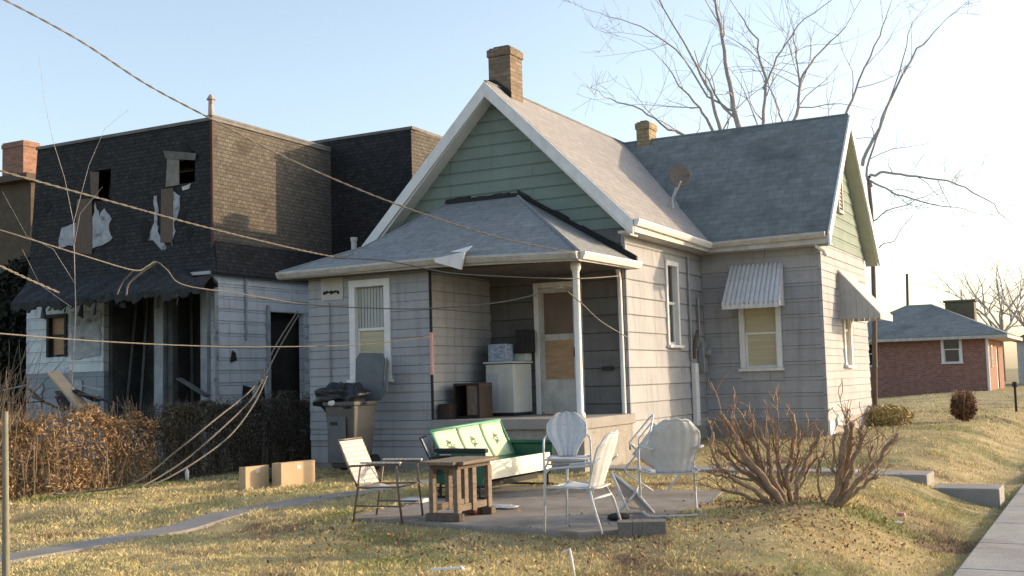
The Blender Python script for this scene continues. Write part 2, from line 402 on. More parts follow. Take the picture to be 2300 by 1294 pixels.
# ------------------------------------------------------------------ MAIN HOUSE
XM, WH, ZR, ZE, YF, YR, YV = -2.2262, 2.5189, 6.4145, 3.9038, -.2952, 5.6934, 3.3377
XE = XM+WH; XW, YW, YW2, XWR = 2.166, 3.7112, 7.74, 2.4029; YB = 9.2; XL = -4.40
SL = (ZR-ZE)/WH
house = thing('house', (XM, 3, .3), 'weathered grey shingle-sided house with a green front gable, hipped back porch and grey roofs', 'house')
ZS = 3.58   # wall top
# side wall x=0
sw = (1.74, 2.36, 2.03, 3.46)
m_ = MB(); wallbox(m_, 'x', 0, 1, .14, 0, YW, .3, 3.95, [sw]); laps(m_, 'x', 0, 1, 0, YW, .6, 3.78, [sw]); m_.build('side_wall', siding, house)
# facade y=0 below gable
dr = (-1.58, -.74, .95, 3.05)
m_ = MB(); wallbox(m_, 'y', 0, -1, .14, XL, 0, .3, 3.95, [dr])
laps(m_, 'y', 0, -1, -2.4, -.001, .95, 3.83, [dr]); laps(m_, 'y', 0, -1, XL, -2.4, 3.2, 3.83); m_.build('porch_wall', siding_shade, house)
# green gable
m_ = MB(); gablelaps(m_, 'y', 0, -1, XM, 3.83, 1, ZR-.10, row=.2, slope=SL)
h0 = (ZR-.10-3.83)/SL; m_.prism([(XM-h0, .01, 3.83), (XM+h0, .01, 3.83), (XM, .01, ZR-.1)], (0, .1, 0)); m_.build('gable', siding_green, house)
# left wall and back (unseen sides, plain)
m_ = MB(); m_.box(XL, XL+.14, .145, YB, .3, 3.95); m_.box(XL+.145, -.14, YB-.14, YB, .3, 3.95); laps(m_, 'x', XL, -1, 0, YB, .6, 3.85); m_.build('left_wall', siding, house)
# wing
ww = (.68, 1.44, 1.60, 2.85)
m_ = MB(); wallbox(m_, 'y', YW, -1, .14, .0, XW-.145, .3, 3.75, [ww]); laps(m_, 'y', YW, -1, .017, XW, .67, 3.75, [ww]); m_.build('wing_front_wall', siding, house)
gw = (5.30, 5.98, 1.62, 2.95)
m_ = MB(); wallbox(m_, 'x', XW, 1, .14, YW, YW2, .3, 3.80, [gw]); laps(m_, 'x', XW, 1, YW, YW2, .67, 3.80, [gw]); m_.build('wing_gable_wall', siding, house)
m_ = MB(); gablelaps(m_, 'x', XW, 1, YR, 3.80, 1, ZR-.10, row=.2, slope=(ZR-ZE)/(YR-YV))
h0 = (ZR-.10-3.80)/((ZR-ZE)/(YR-YV)); m_.prism([(XW-.01, YR-h0, 3.80), (XW-.01, YR+h0, 3.80), (XW-.01, YR, ZR-.1)], (-.1, 0, 0)); m_.build('gable', siding_green, house)['label'] = 'pale green sunlit gable end'
m_ = MB(); m_.box(0, XW-.145, YW2-.14, YW2, .3, 3.75); laps(m_, 'y', YW2, 1, 0, XW, .67, 3.75); m_.build('back_wall', siding, house)
# corner boards
for (x, y, z0, z1) in [(0.0, 0.0, .62, 3.75), (XW, YW, .72, 3.72)]:
    m_ = MB(); m_.box(x-.035, x+.026, y-.026, y+.035, z0, z1); m_.build('corner_board', siding, house)
# foundation
m_ = MB(); m_.box(-.3, .012, -.012, YW, 0, .6); m_.box(.013, XW+.012, YW-.012, YW+.3, 0, .67); m_.box(XW-.3, XW+.0125, YW+.3, YW2, 0, .67); m_.build('foundation', found, house)
m_ = MB(); m_.box(XW+.013, XW+.05, YW-.02, YW+.32, .42, .66); m_.build('foundation_patch', trim, house)
m_ = MB(); m_.box(XW+.013, XW+.045, YW+.62, YW+1.05, .55, .7); m_.build('foundation_patch', trim, house)
# roofs
TH = np.array([0, 0, -.05])
def roofslab(name, polys, m_=None, th=.05, parent=house):
    q = MB()
    for p in polys: q.prism(p, (0, 0, -th))
    o = q.build(name, m_ or roof_m, parent)
    q = MB()
    for p in polys:
        c = np.mean(np.array(p), axis=0)
        q.prism([(np.array(v)-c)*np.array([.985, .985, .985])+c+np.array([0, 0, -th-.004]) for v in p], (0, 0, -.05))
    q.build('soffit', soffit, o); return o
mr = roofslab('main_roof', [[(XM, YF, ZR), (XE, YF, ZE), (XE, YV, ZE), (XM, YR, ZR)], [(XM, YR, ZR), (XE, 2*YR-YV, ZE), (XE, YB+.3, ZE), (XM, YB+.3, ZR)]])
LE = XM-WH
roofslab('main_roof', [[(LE, YF, ZE-.04), (XM, YF, ZR), (XM, YB+.3, ZR), (LE, YB+.3, ZE-.04)]])
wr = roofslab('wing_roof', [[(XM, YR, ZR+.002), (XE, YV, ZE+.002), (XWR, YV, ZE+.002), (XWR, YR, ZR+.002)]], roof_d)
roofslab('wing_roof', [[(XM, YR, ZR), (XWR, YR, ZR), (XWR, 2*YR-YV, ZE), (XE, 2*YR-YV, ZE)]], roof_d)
# ridge cap
m_ = MB(); m_.tube([(XM, YF, ZR-.012), (XM, YR, ZR-.012)], .035, 6); m_.tube([(XM, YR, ZR-.012), (XWR, YR, ZR-.012)], .035, 6); m_.build('ridge_cap', roof_d, mr)
# rake fascias
def rake(ax, p, ap, e0, z0, zt, nm='rake_board', dd=-1, th=.04, hh=.19, mm=None):
    q = MB(); off = (0, dd*th, 0) if ax == 'y' else (dd*th, 0, 0)
    q.prism([P3(ax, p, e0, z0), P3(ax, p, ap, zt), P3(ax, p, ap, zt-hh*1.35), P3(ax, p, e0, z0-hh*1.2)], off); return q.build(nm, mm or trim, house, bevel=.006)
rake('y', YF-.001, XM, XE, ZE-.01, ZR-.01); rake('y', YF-.001, XM, LE, ZE-.05, ZR-.01, mm=trim)
rake('x', XWR+.001, YR, YV, ZE-.01, ZR-.01, dd=1); rake('x', XWR+.001, YR, 2*YR-YV, ZE-.01, ZR-.01, dd=1)
# broad boxed soffit under rakes
q = MB(); q.prism([(LE+.06, YF, ZE-.19), (XM, YF, ZR-.18), (XM, YF, ZR-.27), (LE+.06, YF, ZE-.28)], (0, .30, 0)); q.prism([(XE-.06, YF, ZE-.15), (XM, YF, ZR-.18), (XM, YF, ZR-.27), (XE-.06, YF, ZE-.24)], (0, .30, 0)); q.build('rake_soffit', trim, house)
q = MB(); q.prism([(XWR, YV+.06, ZE-.15), (XWR, YR, ZR-.18), (XWR, YR, ZR-.27), (XWR, YV+.06, ZE-.24)], (-.24, 0, 0)); q.prism([(XWR, 2*YR-YV-.06, ZE-.15), (XWR, YR, ZR-.18), (XWR, YR, ZR-.27), (XWR, 2*YR-YV-.06, ZE-.24)], (-.24, 0, 0)); q.build('rake_soffit', mat('pale_green_soffit', (.34, .36, .29), (.42, .44, .35), 3, .8), house)
# eave soffit + fascia + gutters
m_ = MB(); m_.box(.02, XE+.0, YF+.02, YV+.25, ZE-.20, ZE-.16); m_.box(XE-.025, XE+.01, YF, YV+.02, ZE-.20, ZE-.058)
m_.box(.03, XWR, YV, YW-.02, ZE-.205, ZE-.165); m_.box(XE, XWR, YV-.01, YV+.025, ZE-.205, ZE-.058); m_.build('eave_soffit', trim_worn, house)
gutter(house, (XE+.012, YF-.02, ZE+.0), (XE+.012, YV-.07, ZE-.035), (1, 0), m_=trim)
gutter(house, (XE+.02, YV-.012, ZE-.03), (XWR-.03, YV-.012, ZE+.0), (0, -1))
m_ = MB(); m_.tube([(XWR-.22, YV+.02, ZE-.10), (XWR-.2, YV+.06, ZE-.24), (XWR-.12, YV+.18, ZE-.3), (XWR-.10, YV+.25, ZE-.38)], .035, 8); m_.build('downspout_elbow', trim, house)
# gable vent of the wing
m_ = MB()
for k in range(9): m_.prism([(XW+.02, 5.35, 4.62+k*.075), (XW+.05, 5.35, 4.60+k*.075), (XW+.02, 5.35, 4.675+k*.075)], (0, .30, 0))
m_.box(XW+.01, XW+.06, 5.29, 5.345, 4.55, 5.36); m_.box(XW+.01, XW+.06, 5.655, 5.71, 4.55, 5.36); m_.box(XW+.01, XW+.062, 5.29, 5.71, 5.362, 5.42); m_.box(XW+.01, XW+.07, 5.27, 5.73, 4.49, 4.548)
m_.build('gable_vent', soffit, house)
# chimneys
def chimney(x0, x1, y0, y1, z0, z1, mm, parent):
    q = MB(); q.box(x0, x1, y0, y1, z0, z1-.16); q.box(x0-.02, x1+.02, y0-.02, y1+.02, z1-.158, z1-.03)
    q.box(x0+.01, x1-.01, y0+.01, y1-.01, z1-.028, z1)
    c = q.build('chimney', mm, parent, bevel=.008)
    q = MB(); q.box(x0+.07, x1-.07, y0+.07, y1-.07, z1+.001, z1+.03); q.build('flue', char, c); return c
chimney(-2.44, -2.02, .22, .66, 5.7, 7.12, brick_t, mr)
P = onY(1432, 278, YR); Q = onY(1462, 310, YR); chimney(P[0]+.02, Q[0]+.02, YR-.15, YR+.28, 6.0, P[2], brick_y, wr)
# dark base flashing of chimney
q = MB(); q.prism([(-2.46, .20, ZR-.1), (-2.0, .20, ZR-.42), (-2.0, .20, ZR-.10), (-2.30, .20, ZR+.14), (-2.46, .20, ZR+.16)], (0, -.012, 0)); q.build('flashing', tar, mr)
# side window (narrow) and others
window(house, 'x', 0, 1, *sw, fr=.08, paneM=glass_w); q = MB(); q.box(-.13, -.12, sw[0]+.02, sw[1]-.02, sw[2]+.02, sw[3]-.02)
q.build('curtain', mat('dim_grey_curtain', (.09, .095, .09), (.16, .16, .15), 9, .8, stretch=(4, .3, 1)), house)
wv = window(house, 'y', YW, -1, *ww, fr=.09, paneM=glass_w); q = MB(); q.box(ww[0]+.1, ww[1]-.1, YW+.045, YW+.05, ww[2]+.05, ww[3]-.1); q.build('blind', blind, wv)
wv = window(house, 'x', XW, 1, *gw, fr=.09, paneM=glass_w); q = MB(); q.box(XW-.05, XW-.045, gw[0]+.1, gw[1]-.1, gw[2]+.05, gw[3]-.1); q.build('blind', blind, wv)
# awnings
def awning(ax, p, s, a0, a1, zt, zb, out, flare=.03):
    q = MB(); n = 12; wd = (a1-a0)/n
    for k in range(n):
        u0 = a0+k*wd; u1 = u0+wd*(.5 if True else 1)
        lift = .03
        for (c0, c1, L) in ((u0, u0+wd*.62, lift), (u0+wd*.62, u0+wd, 0)):
            d0 = -flare+2*flare*(c0-a0)/(a1-a0); d1 = -flare+2*flare*(c1-a0)/(a1-a0)
            def pt(a, dd, t, up):  # t 0 top ->1 bottom
                o = p+s*(.03+out*t); return np.array(P3(ax, o, a+dd*t, zt+(zb-zt)*t+up))
            A = [pt(c0, d0, 0, L), pt(c1, d1, 0, L), pt(c1, d1, 1, L), pt(c0, d0, 1, L)]
            q.prism(A, (0, 0, -.012))
            o = p+s*(.03+out); q.prism([np.array(P3(ax, o+s*L*.3, c0+d0, zb+L)), np.array(P3(ax, o+s*L*.3, c1+d1, zb+L)), np.array(P3(ax, o+s*L*.3, c1+d1, zb-.09)), np.array(P3(ax, o+s*L*.3, c0+d0, zb-.09))], P3(ax, -s*.008, 0, 0))
    o = q.build('awning', alu_w, house)
    for e, dd in ((a0, -flare), (a1, flare)):
        q = MB(); sg = -1 if e == a0 else 1
        for k in range(7):
            t0 = k/7; t1 = (k+.93)/7
            zz = lambda t: zt+(zb-zt)*t
            q.prism([P3(ax, p+s*(.03+out*t0), e+dd*t0-sg*.01, zz(t0)-.01), P3(ax, p+s*(.03+out*t1), e+dd*t1-sg*.01, zz(t1)-.01), P3(ax, p+s*(.03+out*t1), e+dd*t1-sg*.01, zb-.06), P3(ax, p+s*(.03+out*t0), e+dd*t0-sg*.01, zb-.06)], P3(ax, 0, sg*-.008*(1+k % 2), 0))
        q.build('side_panel', alu_g if ax == 'x' else alu_w, o)
    return o
awning('y', YW, -1, .57, 1.53, 3.44, 2.74, .52, .03)
awning('x', XW, 1, 5.02, 6.28, 3.36, 2.52, .72, .02)
# side wall pipes + meter
m_ = MB(); m_.tube([(.05, 2.85, 3.6), (.05, 2.85, 1.75)], .022, 8); m_.build('conduit', galv, house)
m_ = MB(); m_.tube([(.06, 3.30, 2.9), (.06, 3.30, 2.2), (.07, 3.1, 2.0)], .02, 8); m_.build('conduit', galv, house)
m_ = MB(); m_.box(.02, .14, 3.28, 3.48, 1.55, 2.1); m_.tube([(.14, 3.38, 1.9), (.24, 3.38, 1.9)], .08, 12); m_.build('electric_meter', galv, house, bevel=.01)
m_ = MB(); m_.box(.02, .12, 2.86, 3.02, .62, 1.72); m_.build('downspout', trim, house, bevel=.02)
m_ = MB(); m_.tube([(.05, 3.0, 1.8), (.06, 3.0, 2.1), (.1, 3.1, 2.3)], .03, 6); m_.build('pipe_stub', wood_b, house)
# downspout at the main corner
m_ = MB(); m_.tube([(-.02, -.28, 3.30), (-.06, -.09, 3.0), (-.06, -.07, 1.0), (-.06, -.07, .45), (.02, -.3, .33)], .038, 8); m_.build('downspout', trim, house)
# --- rear addition (left) ---
XA, XB, YA = -4.66, -2.40, -1.87
aw = (-3.86, -3.10, 1.58, 3.12)
m_ = MB(); wallbox(m_, 'y', YA, -1, .12, XA, XB-.125, .3, 3.3, [aw]); laps(m_, 'y', YA, -1, XA, XB, .65, 3.26, [aw]); m_.build('addition_wall', siding, house)
m_ = MB(); wallbox(m_, 'x', XB, 1, .12, YA, -.02, .3, 3.3); laps(m_, 'x', XB, 1, YA, -.02, .65, 3.26); m_.build('addition_side_wall', siding, house)
m_ = MB(); wallbox(m_, 'x', XA, -1, .12, YA+.125, 0, .3, 3.3); laps(m_, 'x', XA, -1, YA, 0, .65, 3.26); m_.build('addition_side_wall', siding, house)
m_ = MB(); m_.box(XA+.015, XB-.02, YA+.01, YA+.3, 0, .65); m_.box(XA+.015, XA+.3, YA+.3, 0, 0, .65); m_.build('foundation', found, house)
m_ = MB(); m_.tube([(XB+.02, YA-.02, 3.2), (XB+.025, YA-.025, 2.2), (XB+.02, YA-.02, 1.7), (XB+.022, YA-.022, .7)], .022, 6); m_.build('corner_strip', tar, house)
m_ = MB(); m_.tube([(XB+.035, YA-.04, 2.25), (XB+.035, YA-.04, 1.62)], .026, 6); m_.build('corner_trim_patch', litter_p, house)
wv = window(house, 'y', YA, -1, *aw, fr=.11, paneM=glass_w)
q = MB()
for k in range(9):
    a = aw[0]+.115+k*.058; q.prism([(a, YA+.05, 2.35), (a+.05, YA+.048, 2.35), (a+.05, YA+.048, 3.0), (a, YA+.05, 3.0)], (0, .004, 0))
q.build('curtain', curtain, wv)
q = MB(); q.box(aw[0]+.12, aw[1]-.12, YA+.052, YA+.054, aw[2]+.06, 2.345); q.build('blind', blind, wv)
m_ = MB(); m_.box(-4.40, -3.98, YA-.03, YA-.005, 2.84, 3.2); m_.build('wall_patch', soffit, house)
m_ = MB()
for k in range(7): m_.box(-4.36+k*.045, -4.33+k*.045+.01, YA-.036, YA-.031, 2.93+.012*(k % 3), 2.98+.01*(k % 2))
m_.build('scorch_mark', char, house)
m_ = MB(); m_.tube([(-4.25, YA-.04, 2.8), (-4.24, YA-.04, .7)], .014, 6); m_.build('conduit', siding, house)
# --- porch ---
EZ = 3.27; EY = -2.2; XP = .20
m_ = MB(); m_.box(XB, .10, -1.93, -.02, .80, .95); m_.build('porch_floor', conc, house, bevel=.012)
m_ = MB(); m_.box(XB+.02, .06, -1.86, -.03, 0, .797); m_.build('porch_foundation', found, house)
m_ = MB(); m_.lathe([(.075, 0), (.075, .06), (.05, .09), (.05, 2.05), (.075, 2.10), (.075, 2.24)], (.0, -1.83, .95), 14); m_.build('porch_post', trim, house, True)
# roof shape from eave line and ridge on the wall
e1 = onY(627, 608, EY); e0 = onY(1299, 567, EY); k1 = onY(967, 578, EY)
rl = onY(1006, 455, 0); rr = onY(1165, 443, 0); er = onY(1389, 576, -.02)
e1 = np.array([e1[0], EY, 3.31]); e0 = np.array([e0[0], EY, 3.25]); km = np.array([k1[0], EY, 3.335])
rl = np.array([rl[0], -.025, 4.50]); rr = np.array([rr[0], -.025, 4.50]); er = np.array([.22, -.025, 3.27])
nrm = np.cross(e0-e1, rr-e1); d_ = ray(816, 556); kk = CP+d_*((e1-CP)@nrm)/(d_@nrm)
bl = np.array([e1[0]+.0, .0, 3.33])
pr = roofslab('porch_roof', [[e1, km, rl, kk], [km, e0, rr, rl], [e0, er, rr], [e1, kk, bl]], roof_p, .03)
q = MB(); q.tube([rr+np.array([0, 0, .0]), e0], .03, 5); q.build('hip_cap', roof_p, pr); q = MB(); q.tube([rl, kk, e1], .02, 5); q.build('hip_cap', roof_p, pr)
# tar line along the wall
q = MB()
def tarline(pts, w0):
    for i in range(len(pts)-1):
        a = np.array(pts[i], float); b_ = np.array(pts[i+1], float); n = 9
        for k in range(n):
            p = a+(b_-a)*k/n; r_ = a+(b_-a)*(k+1)/n; hh = w0*rng.uniform(.7, 1.25)
            q.prism([(p[0], -.05, p[2]-.02), (r_[0], -.05, r_[2]-.02), (r_[0], -.05, r_[2]+hh), (p[0], -.05, p[2]+hh*rng.uniform(.85, 1.1))], (0, .05, 0))
tarline([kk+(rl-kk)*.86, rl, rr], .075); tarline([rr, er], .10)
q.build('tar_flashing', tar, pr)
m_ = MB(); m_.box(XA-.3, XP-.02, EY+.03, YA-.03, 3.19, 3.215); m_.box(XB+.02, XP-.02, YA-.03, -.03, 3.16, 3.185); m_.build('porch_ceiling', mat('dark_porch_boards', (.10, .095, .09), (.15, .14, .13), 3, .85), house)  # ceiling colour darkened to deepen the shade inside the porch
m_ = MB(); m_.prism([e1+[0, 0, -.035], km+[0, 0, -.035], km+[0, 0, -.145], e1+[0, 0, -.12]], (0, .03, 0)); m_.prism([km+[0, 0, -.035], e0+[0, 0, -.035], e0+[0, 0, -.13], km+[0, 0, -.145]], (0, .03, 0)); m_.prism([e0+[-.03, .03, -.035], er+[-.03, 0, -.035], er+[-.03, 0, -.12], e0+[-.03, .03, -.13]], (.03, 0, 0)); m_.build('porch_fascia', trim_worn, house)
gutter(house, e1+[0, -.005, -.01], km+[0, -.005, -.01], (0, -1)); gutter(house, km+[.002, -.005, -.01], e0+[0, -.005, -.005], (0, -1)); gutter(house, e0+[.005, .03, -.005], er+[.005, 0, -.005], (1, 0), m_=trim)
# hanging gutter fragment
gp = at(975, 575, 15.0)
a_ = onY(978, 582, EY-.12); b_ = onY(1046, 566, EY-.12); c_ = onY(1038, 606, EY-.12); d_ = onY(982, 590, EY-.12); e_ = onY(1062, 552, EY+.1)
q = MB(); q.prism([a_, b_, c_, d_], (0, -.05, 0)); q.prism([b_+[-.25, 0, .02], b_, e_], (0, -.02, 0)); q.build('loose_gutter_piece', trim, house)
# step up to the porch & door
m_ = MB(); o = -.03
m_.box(dr[0], dr[0]+.08, -.05, .08, .95, dr[3]-.08); m_.box(dr[1]-.08, dr[1], -.05, .08, .95, dr[3]-.08); m_.box(dr[0], dr[1], -.055, .08, dr[3]-.08, dr[3]); m_.build('door_frame', trim, house, bevel=.005)
dx0, dx1 = dr[0]+.085, dr[1]-.085
m_ = MB(); wallbox(m_, 'y', -.02, -1, .035, dx0, dx1, .98, 2.96, [(dx0+.08, dx1-.08, 2.22, 2.88), (dx0+.08, dx1-.08, 1.50, 2.12)]); dor = m_.build('storm_door', trim_worn, house, bevel=.003)
q = MB(); q.box(dx0+.07, dx1-.07, -.012, -.004, 2.21, 2.89); q.build('upper_panel', plywood_d, dor)
q = MB(); q.box(dx0+.07, dx1-.07, -.012, -.004, 1.49, 2.13); q.build('lower_panel', plywood, dor)
q = MB(); q.box(dx1-.06, dx1-.03, -.06, -.022, 1.85, 2.0); q.build('handle', metal_k, dor)
m_ = MB(); m_.box(-.42, -.24, -.06, -.017, 1.62, 1.68); m_.build('mail_slot', metal_k, house)
# vent pipe on addition roof
P = onY(795, 552, -.6); m_ = MB(); m_.tube([P+[0, 0, -.35], P+[0, 0, .08]], .05, 8); m_.tube([P+[0, 0, .08], P+[.0, 0, .14]], .062, 8); m_.build('vent_pipe', soffit, house)

# satellite dish on valley
dp = at(1527, 398, 20.6); base = at(1512, 468, 20.75)
sd = thing('satellite_dish', base, 'round brownish satellite dish on a short arm in the roof valley', 'satellite dish')
q = MB(); nv = Vector((.35, -.85, .30)).normalized(); Mq = nv.to_track_quat('Z', 'Y').to_matrix().to_4x4(); Mq.translation = Vector(dp)
q.grid(lambda u, v: (u*.195*math.cos(v*2*math.pi), u*.24*math.sin(v*2*math.pi), .05*u*u), 5, 20); q.xf(Mq); q.build('dish', rust, sd, True, solid=.012)
q = MB(); q.tube([base, base+[0, -.02, .18], dp-np.array(nv)*.04], .02, 6); q.tube([base+[0, 0, .15], dp+np.array(nv)*.3+[0, 0, -.22]], .014, 6); q.build('mount_arm', alu_w, sd)
q = MB(); q.tube([base+[-.1, -.06, .0], base+[0, 0, .22]], .012, 5); q.tube([base+[.12, -.04, .0], base+[0, 0, .22]], .012, 5); q.build('bracket', galv, sd)

# ------------------------------------------------------------------ PORCH THINGS
t = thing('washing_machine', (-1.78, -.45, .95), 'off-white top-loading washer standing on the porch beside the door', 'washing machine')
q = MB(); q.box(-2.12, -1.62, -.72, -.10, 1.0, 1.76); q.build('cabinet', appl, t, bevel=.015)
q = MB(); q.box(-2.15, -1.60, -.75, -.08, 1.77, 1.80); q.build('lid', appl, t, bevel=.008)
q = MB(); q.box(-2.13, -1.61, -.28, -.10, 1.805, 1.93); q.build('control_panel', appl, t, bevel=.01)
q = MB(); q.box(-2.10, -1.64, -.70, -.12, .955, .998); q.build('base', metal_k, t)
q = MB(); q.box(-2.10, -1.90, -.728, -.722, 1.05, 1.62); q.build('front_panel', appl_d, t)
o = MB(); o.box(-2.12, -1.80, -.62, -.36, 1.803, 2.08); o = o.build('carton', bluew, bevel=.006); tag(o, 'white carton with blue print sitting on top of the porch washer', 'box')
t = thing('speaker', (-1.6, -.5, 1.93), 'small upright black box speaker on the washer beside the blue and white carton', 'speaker')
q = MB(); q.box(-1.74, -1.52, -.40, -.14, 1.935, 2.30); q.build('cabinet', metal_k, t, bevel=.008)
q = MB(); q.lathe([(.07, 0), (.07, .01), (.03, .014)], (0, 0, 0), 14); q.xf(Matrix.Translation((-1.63, -.402, 2.05)) @ Matrix.Rotation(math.pi/2, 4, 'X')); q.build('cone', cabin, t)
t = thing('cabinet', (-2.1, -1.2, .95), 'black open wooden cabinet in front of the washer on the porch', 'cabinet')
q = MB()
q.box(-2.22, -2.19, -1.55, -1.15, .955, 1.45); q.box(-1.80, -1.77, -1.55, -1.15, .955, 1.45); q.box(-2.22, -1.77, -1.55, -1.15, 1.452, 1.48); q.box(-2.188, -1.802, -1.18, -1.15, .955, 1.45); q.box(-2.188, -1.802, -1.55, -1.182, .96, .985); q.box(-2.0, -1.98, -1.54, -1.19, .986, 1.449)
q.build('carcass', cabin, t)
q = MB(); q.box(-1.976, -1.81, -1.548, -1.53, 1.0, 1.44); q.build('door', wood_b, t)
o = MB(); o.box(-2.34, -2.14, -1.80, -1.60, .952, 1.18); o = o.build('small_box', cabin, bevel=.006); tag(o, 'small dark brown box at the porch edge in front of the black cabinet', 'box')

# ------------------------------------------------------------------ TRASH CAN
c = (onZ(795, 1050, .24)); cx, cyy = c[0]+.43, YA-.75
t = thing('trash_can', (cx, cyy, .24), 'tall grey-brown wheeled trash can with its lid flipped open against the house wall', 'trash can')
def tap(q, w0, d0, w1, d1, z0, z1): 
    q.v += [(cx+a*w/2, cyy+b*d/2, z) for (w, d, z) in ((w0, d0, z0), (w1, d1, z1)) for a, b in ((-1, -1), (1, -1), (1, 1), (-1, 1))]
    i = len(q.v)-8; q.f += [(i, i+3, i+2, i+1), (i+4, i+5, i+6, i+7)]+[(i+k, i+(k+1) % 4, i+4+(k+1) % 4, i+4+k) for k in range(4)]
q = MB(); tap(q, .42, .44, .53, .56, .30, 1.20); q.build('body', plast_g, t, bevel=.03)
q = MB(); tap(q, .56, .60, .57, .61, 1.20, 1.26); q.build('rim', plast_g, t, bevel=.012)
q = MB(); q.box(cx-.20, cx+.12, cyy-.305, cyy-.285, .38, 1.05); q.build('front_panel', plast_b, t, bevel=.01)
q = MB(); q.box(cx-.14, cx-.02, cyy-.318, cyy-.306, .93, .97); q.build('marking', metal_k, t)
for sx in (-1, 1):
    q = MB(); q.tube([(cx+sx*.25, cyy+.2, .36), (cx+sx*.30, cyy+.2, .36)], .12, 16); q.build('wheel', metal_k, t)
q = MB(); q.prism([(cx-.14, cyy+.30, 1.26), (cx+.34, cyy+.30, 1.26), (cx+.37, cyy+.36, 1.86), (cx+.33, cyy+.37, 1.96), (cx-.10, cyy+.37, 1.98), (cx-.16, cyy+.36, 1.88)], (0, .03, 0)); q.prism([(cx+.362, cyy+.31, 1.27), (cx+.42, cyy+.33, 1.4), (cx+.43, cyy+.37, 1.82), (cx+.385, cyy+.37, 1.90)], (0, .035, 0)); q.build('lid', plast_b, t, bevel=.012)
q = MB(); q.tube([(cx-.2, cyy+.35, 1.22), (cx+.2, cyy+.35, 1.22)], .015, 8); q.build('handle', metal_k, t)
def blob(name, c, r, n, mm, jit=.25, parent=None, sub=1):
    q = MB()
    def fn(u, v):
        th = u*math.pi; ph = v*2*math.pi; k = 1+jit*(math.sin(3*ph+5*u)*.5+math.sin(7*ph+9*u+2)*.35+math.sin(11*u*3+ph*2)*.3)*math.sin(th)
        return (c[0]+r[0]*k*math.sin(th)*math.cos(ph), c[1]+r[1]*k*math.sin(th)*math.sin(ph), c[2]+r[2]*k*math.cos(th))
    q.grid(fn, n, n*2); return q.build(name, mm, parent, True)
o = blob('garbage_bag', (cx-.08, cyy-.05, 1.32), (.33, .27, .21), 18, bagm, .55); tag(o, 'shiny black garbage bag bulging out of the open trash can', 'garbage bag')
o = blob('paper_scrap', (cx-.12, cyy-.30, 1.25), (.06, .03, .05), 6, litter_w, .3); tag(o, 'crumpled white paper stuck under the black bag at the can rim', 'litter')
# cardboard boxes
def cbox(px, py, wpx, hpx, rz, lab, lid=False):
    p = onZ(px, py, .205); dep = (p-CP) @ F; w_ = wpx/FPX*dep; h_ = hpx/FPX*dep
    q = MB(); d_ = w_*.34; a = .012
    q.box(-w_/2, w_/2, -d_/2, -d_/2+a, 0, h_); q.box(-w_/2, w_/2, d_/2-a, d_/2, 0, h_); q.box(-w_/2, -w_/2+a, -d_/2+a, d_/2-a, 0, h_); q.box(w_/2-a, w_/2, -d_/2+a, d_/2-a, 0, h_); q.box(-w_/2+a, w_/2-a, -d_/2+a, d_/2-a, 0, a)
    t = thing('cardboard_box', (p[0], p[1], .205), lab, 'cardboard box', 'cardboard boxes on the lawn', rz)
    q.build('body', card, t, world=False)
    q = MB(); q.box(-w_/2-.002, w_/2+.002, -d_/2-.002, -.004, h_, h_+.006) if not lid else q.prism([(-w_/2, d_/2, h_), (w_/2, d_/2, h_), (w_/2, d_/2+.12, h_-.03), (-w_/2, d_/2+.12, h_-.03)], (0, .006, 0)); q.prism([(w_/2, -d_/2+.02, h_), (w_/2, d_/2-.02, h_), (w_/2+.07, d_/2-.02, h_-.12), (w_/2+.07, -d_/2+.02, h_-.12)], (.005, 0, 0)) if lid else None
    q.build('flap', card, t, world=False)
    if not lid:
        q = MB(); q.box(-.03, .04, -d_/2-.004, -d_/2-.001, h_*.72, h_*.88); q.build('label', cardlit, t, world=False)
    return t
cbox(571, 1098, 66, 50, math.radians(80), 'smaller upright cardboard box with a white label on the lawn')
cbox(660, 1092, 96, 54, math.radians(78), 'wider open cardboard box on the lawn nearer the house')
o = blob('garbage_bag', tuple(onZ(640, 1072, .28)), (.42, .2, .14), 12, bagm, .3); tag(o, 'dark plastic bag lying behind the two cardboard boxes', 'garbage bag')
p = onZ(420, 1080, .2); q = MB(); q.lathe([(.028, 0), (.03, .08), (.03, .13), (.012, .16), (.012, .19)], (p[0], p[1], .2), 10); tag(q.build('bottle', litter_w, None, True), 'small white bottle standing at the foot of the dark hedge', 'bottle')

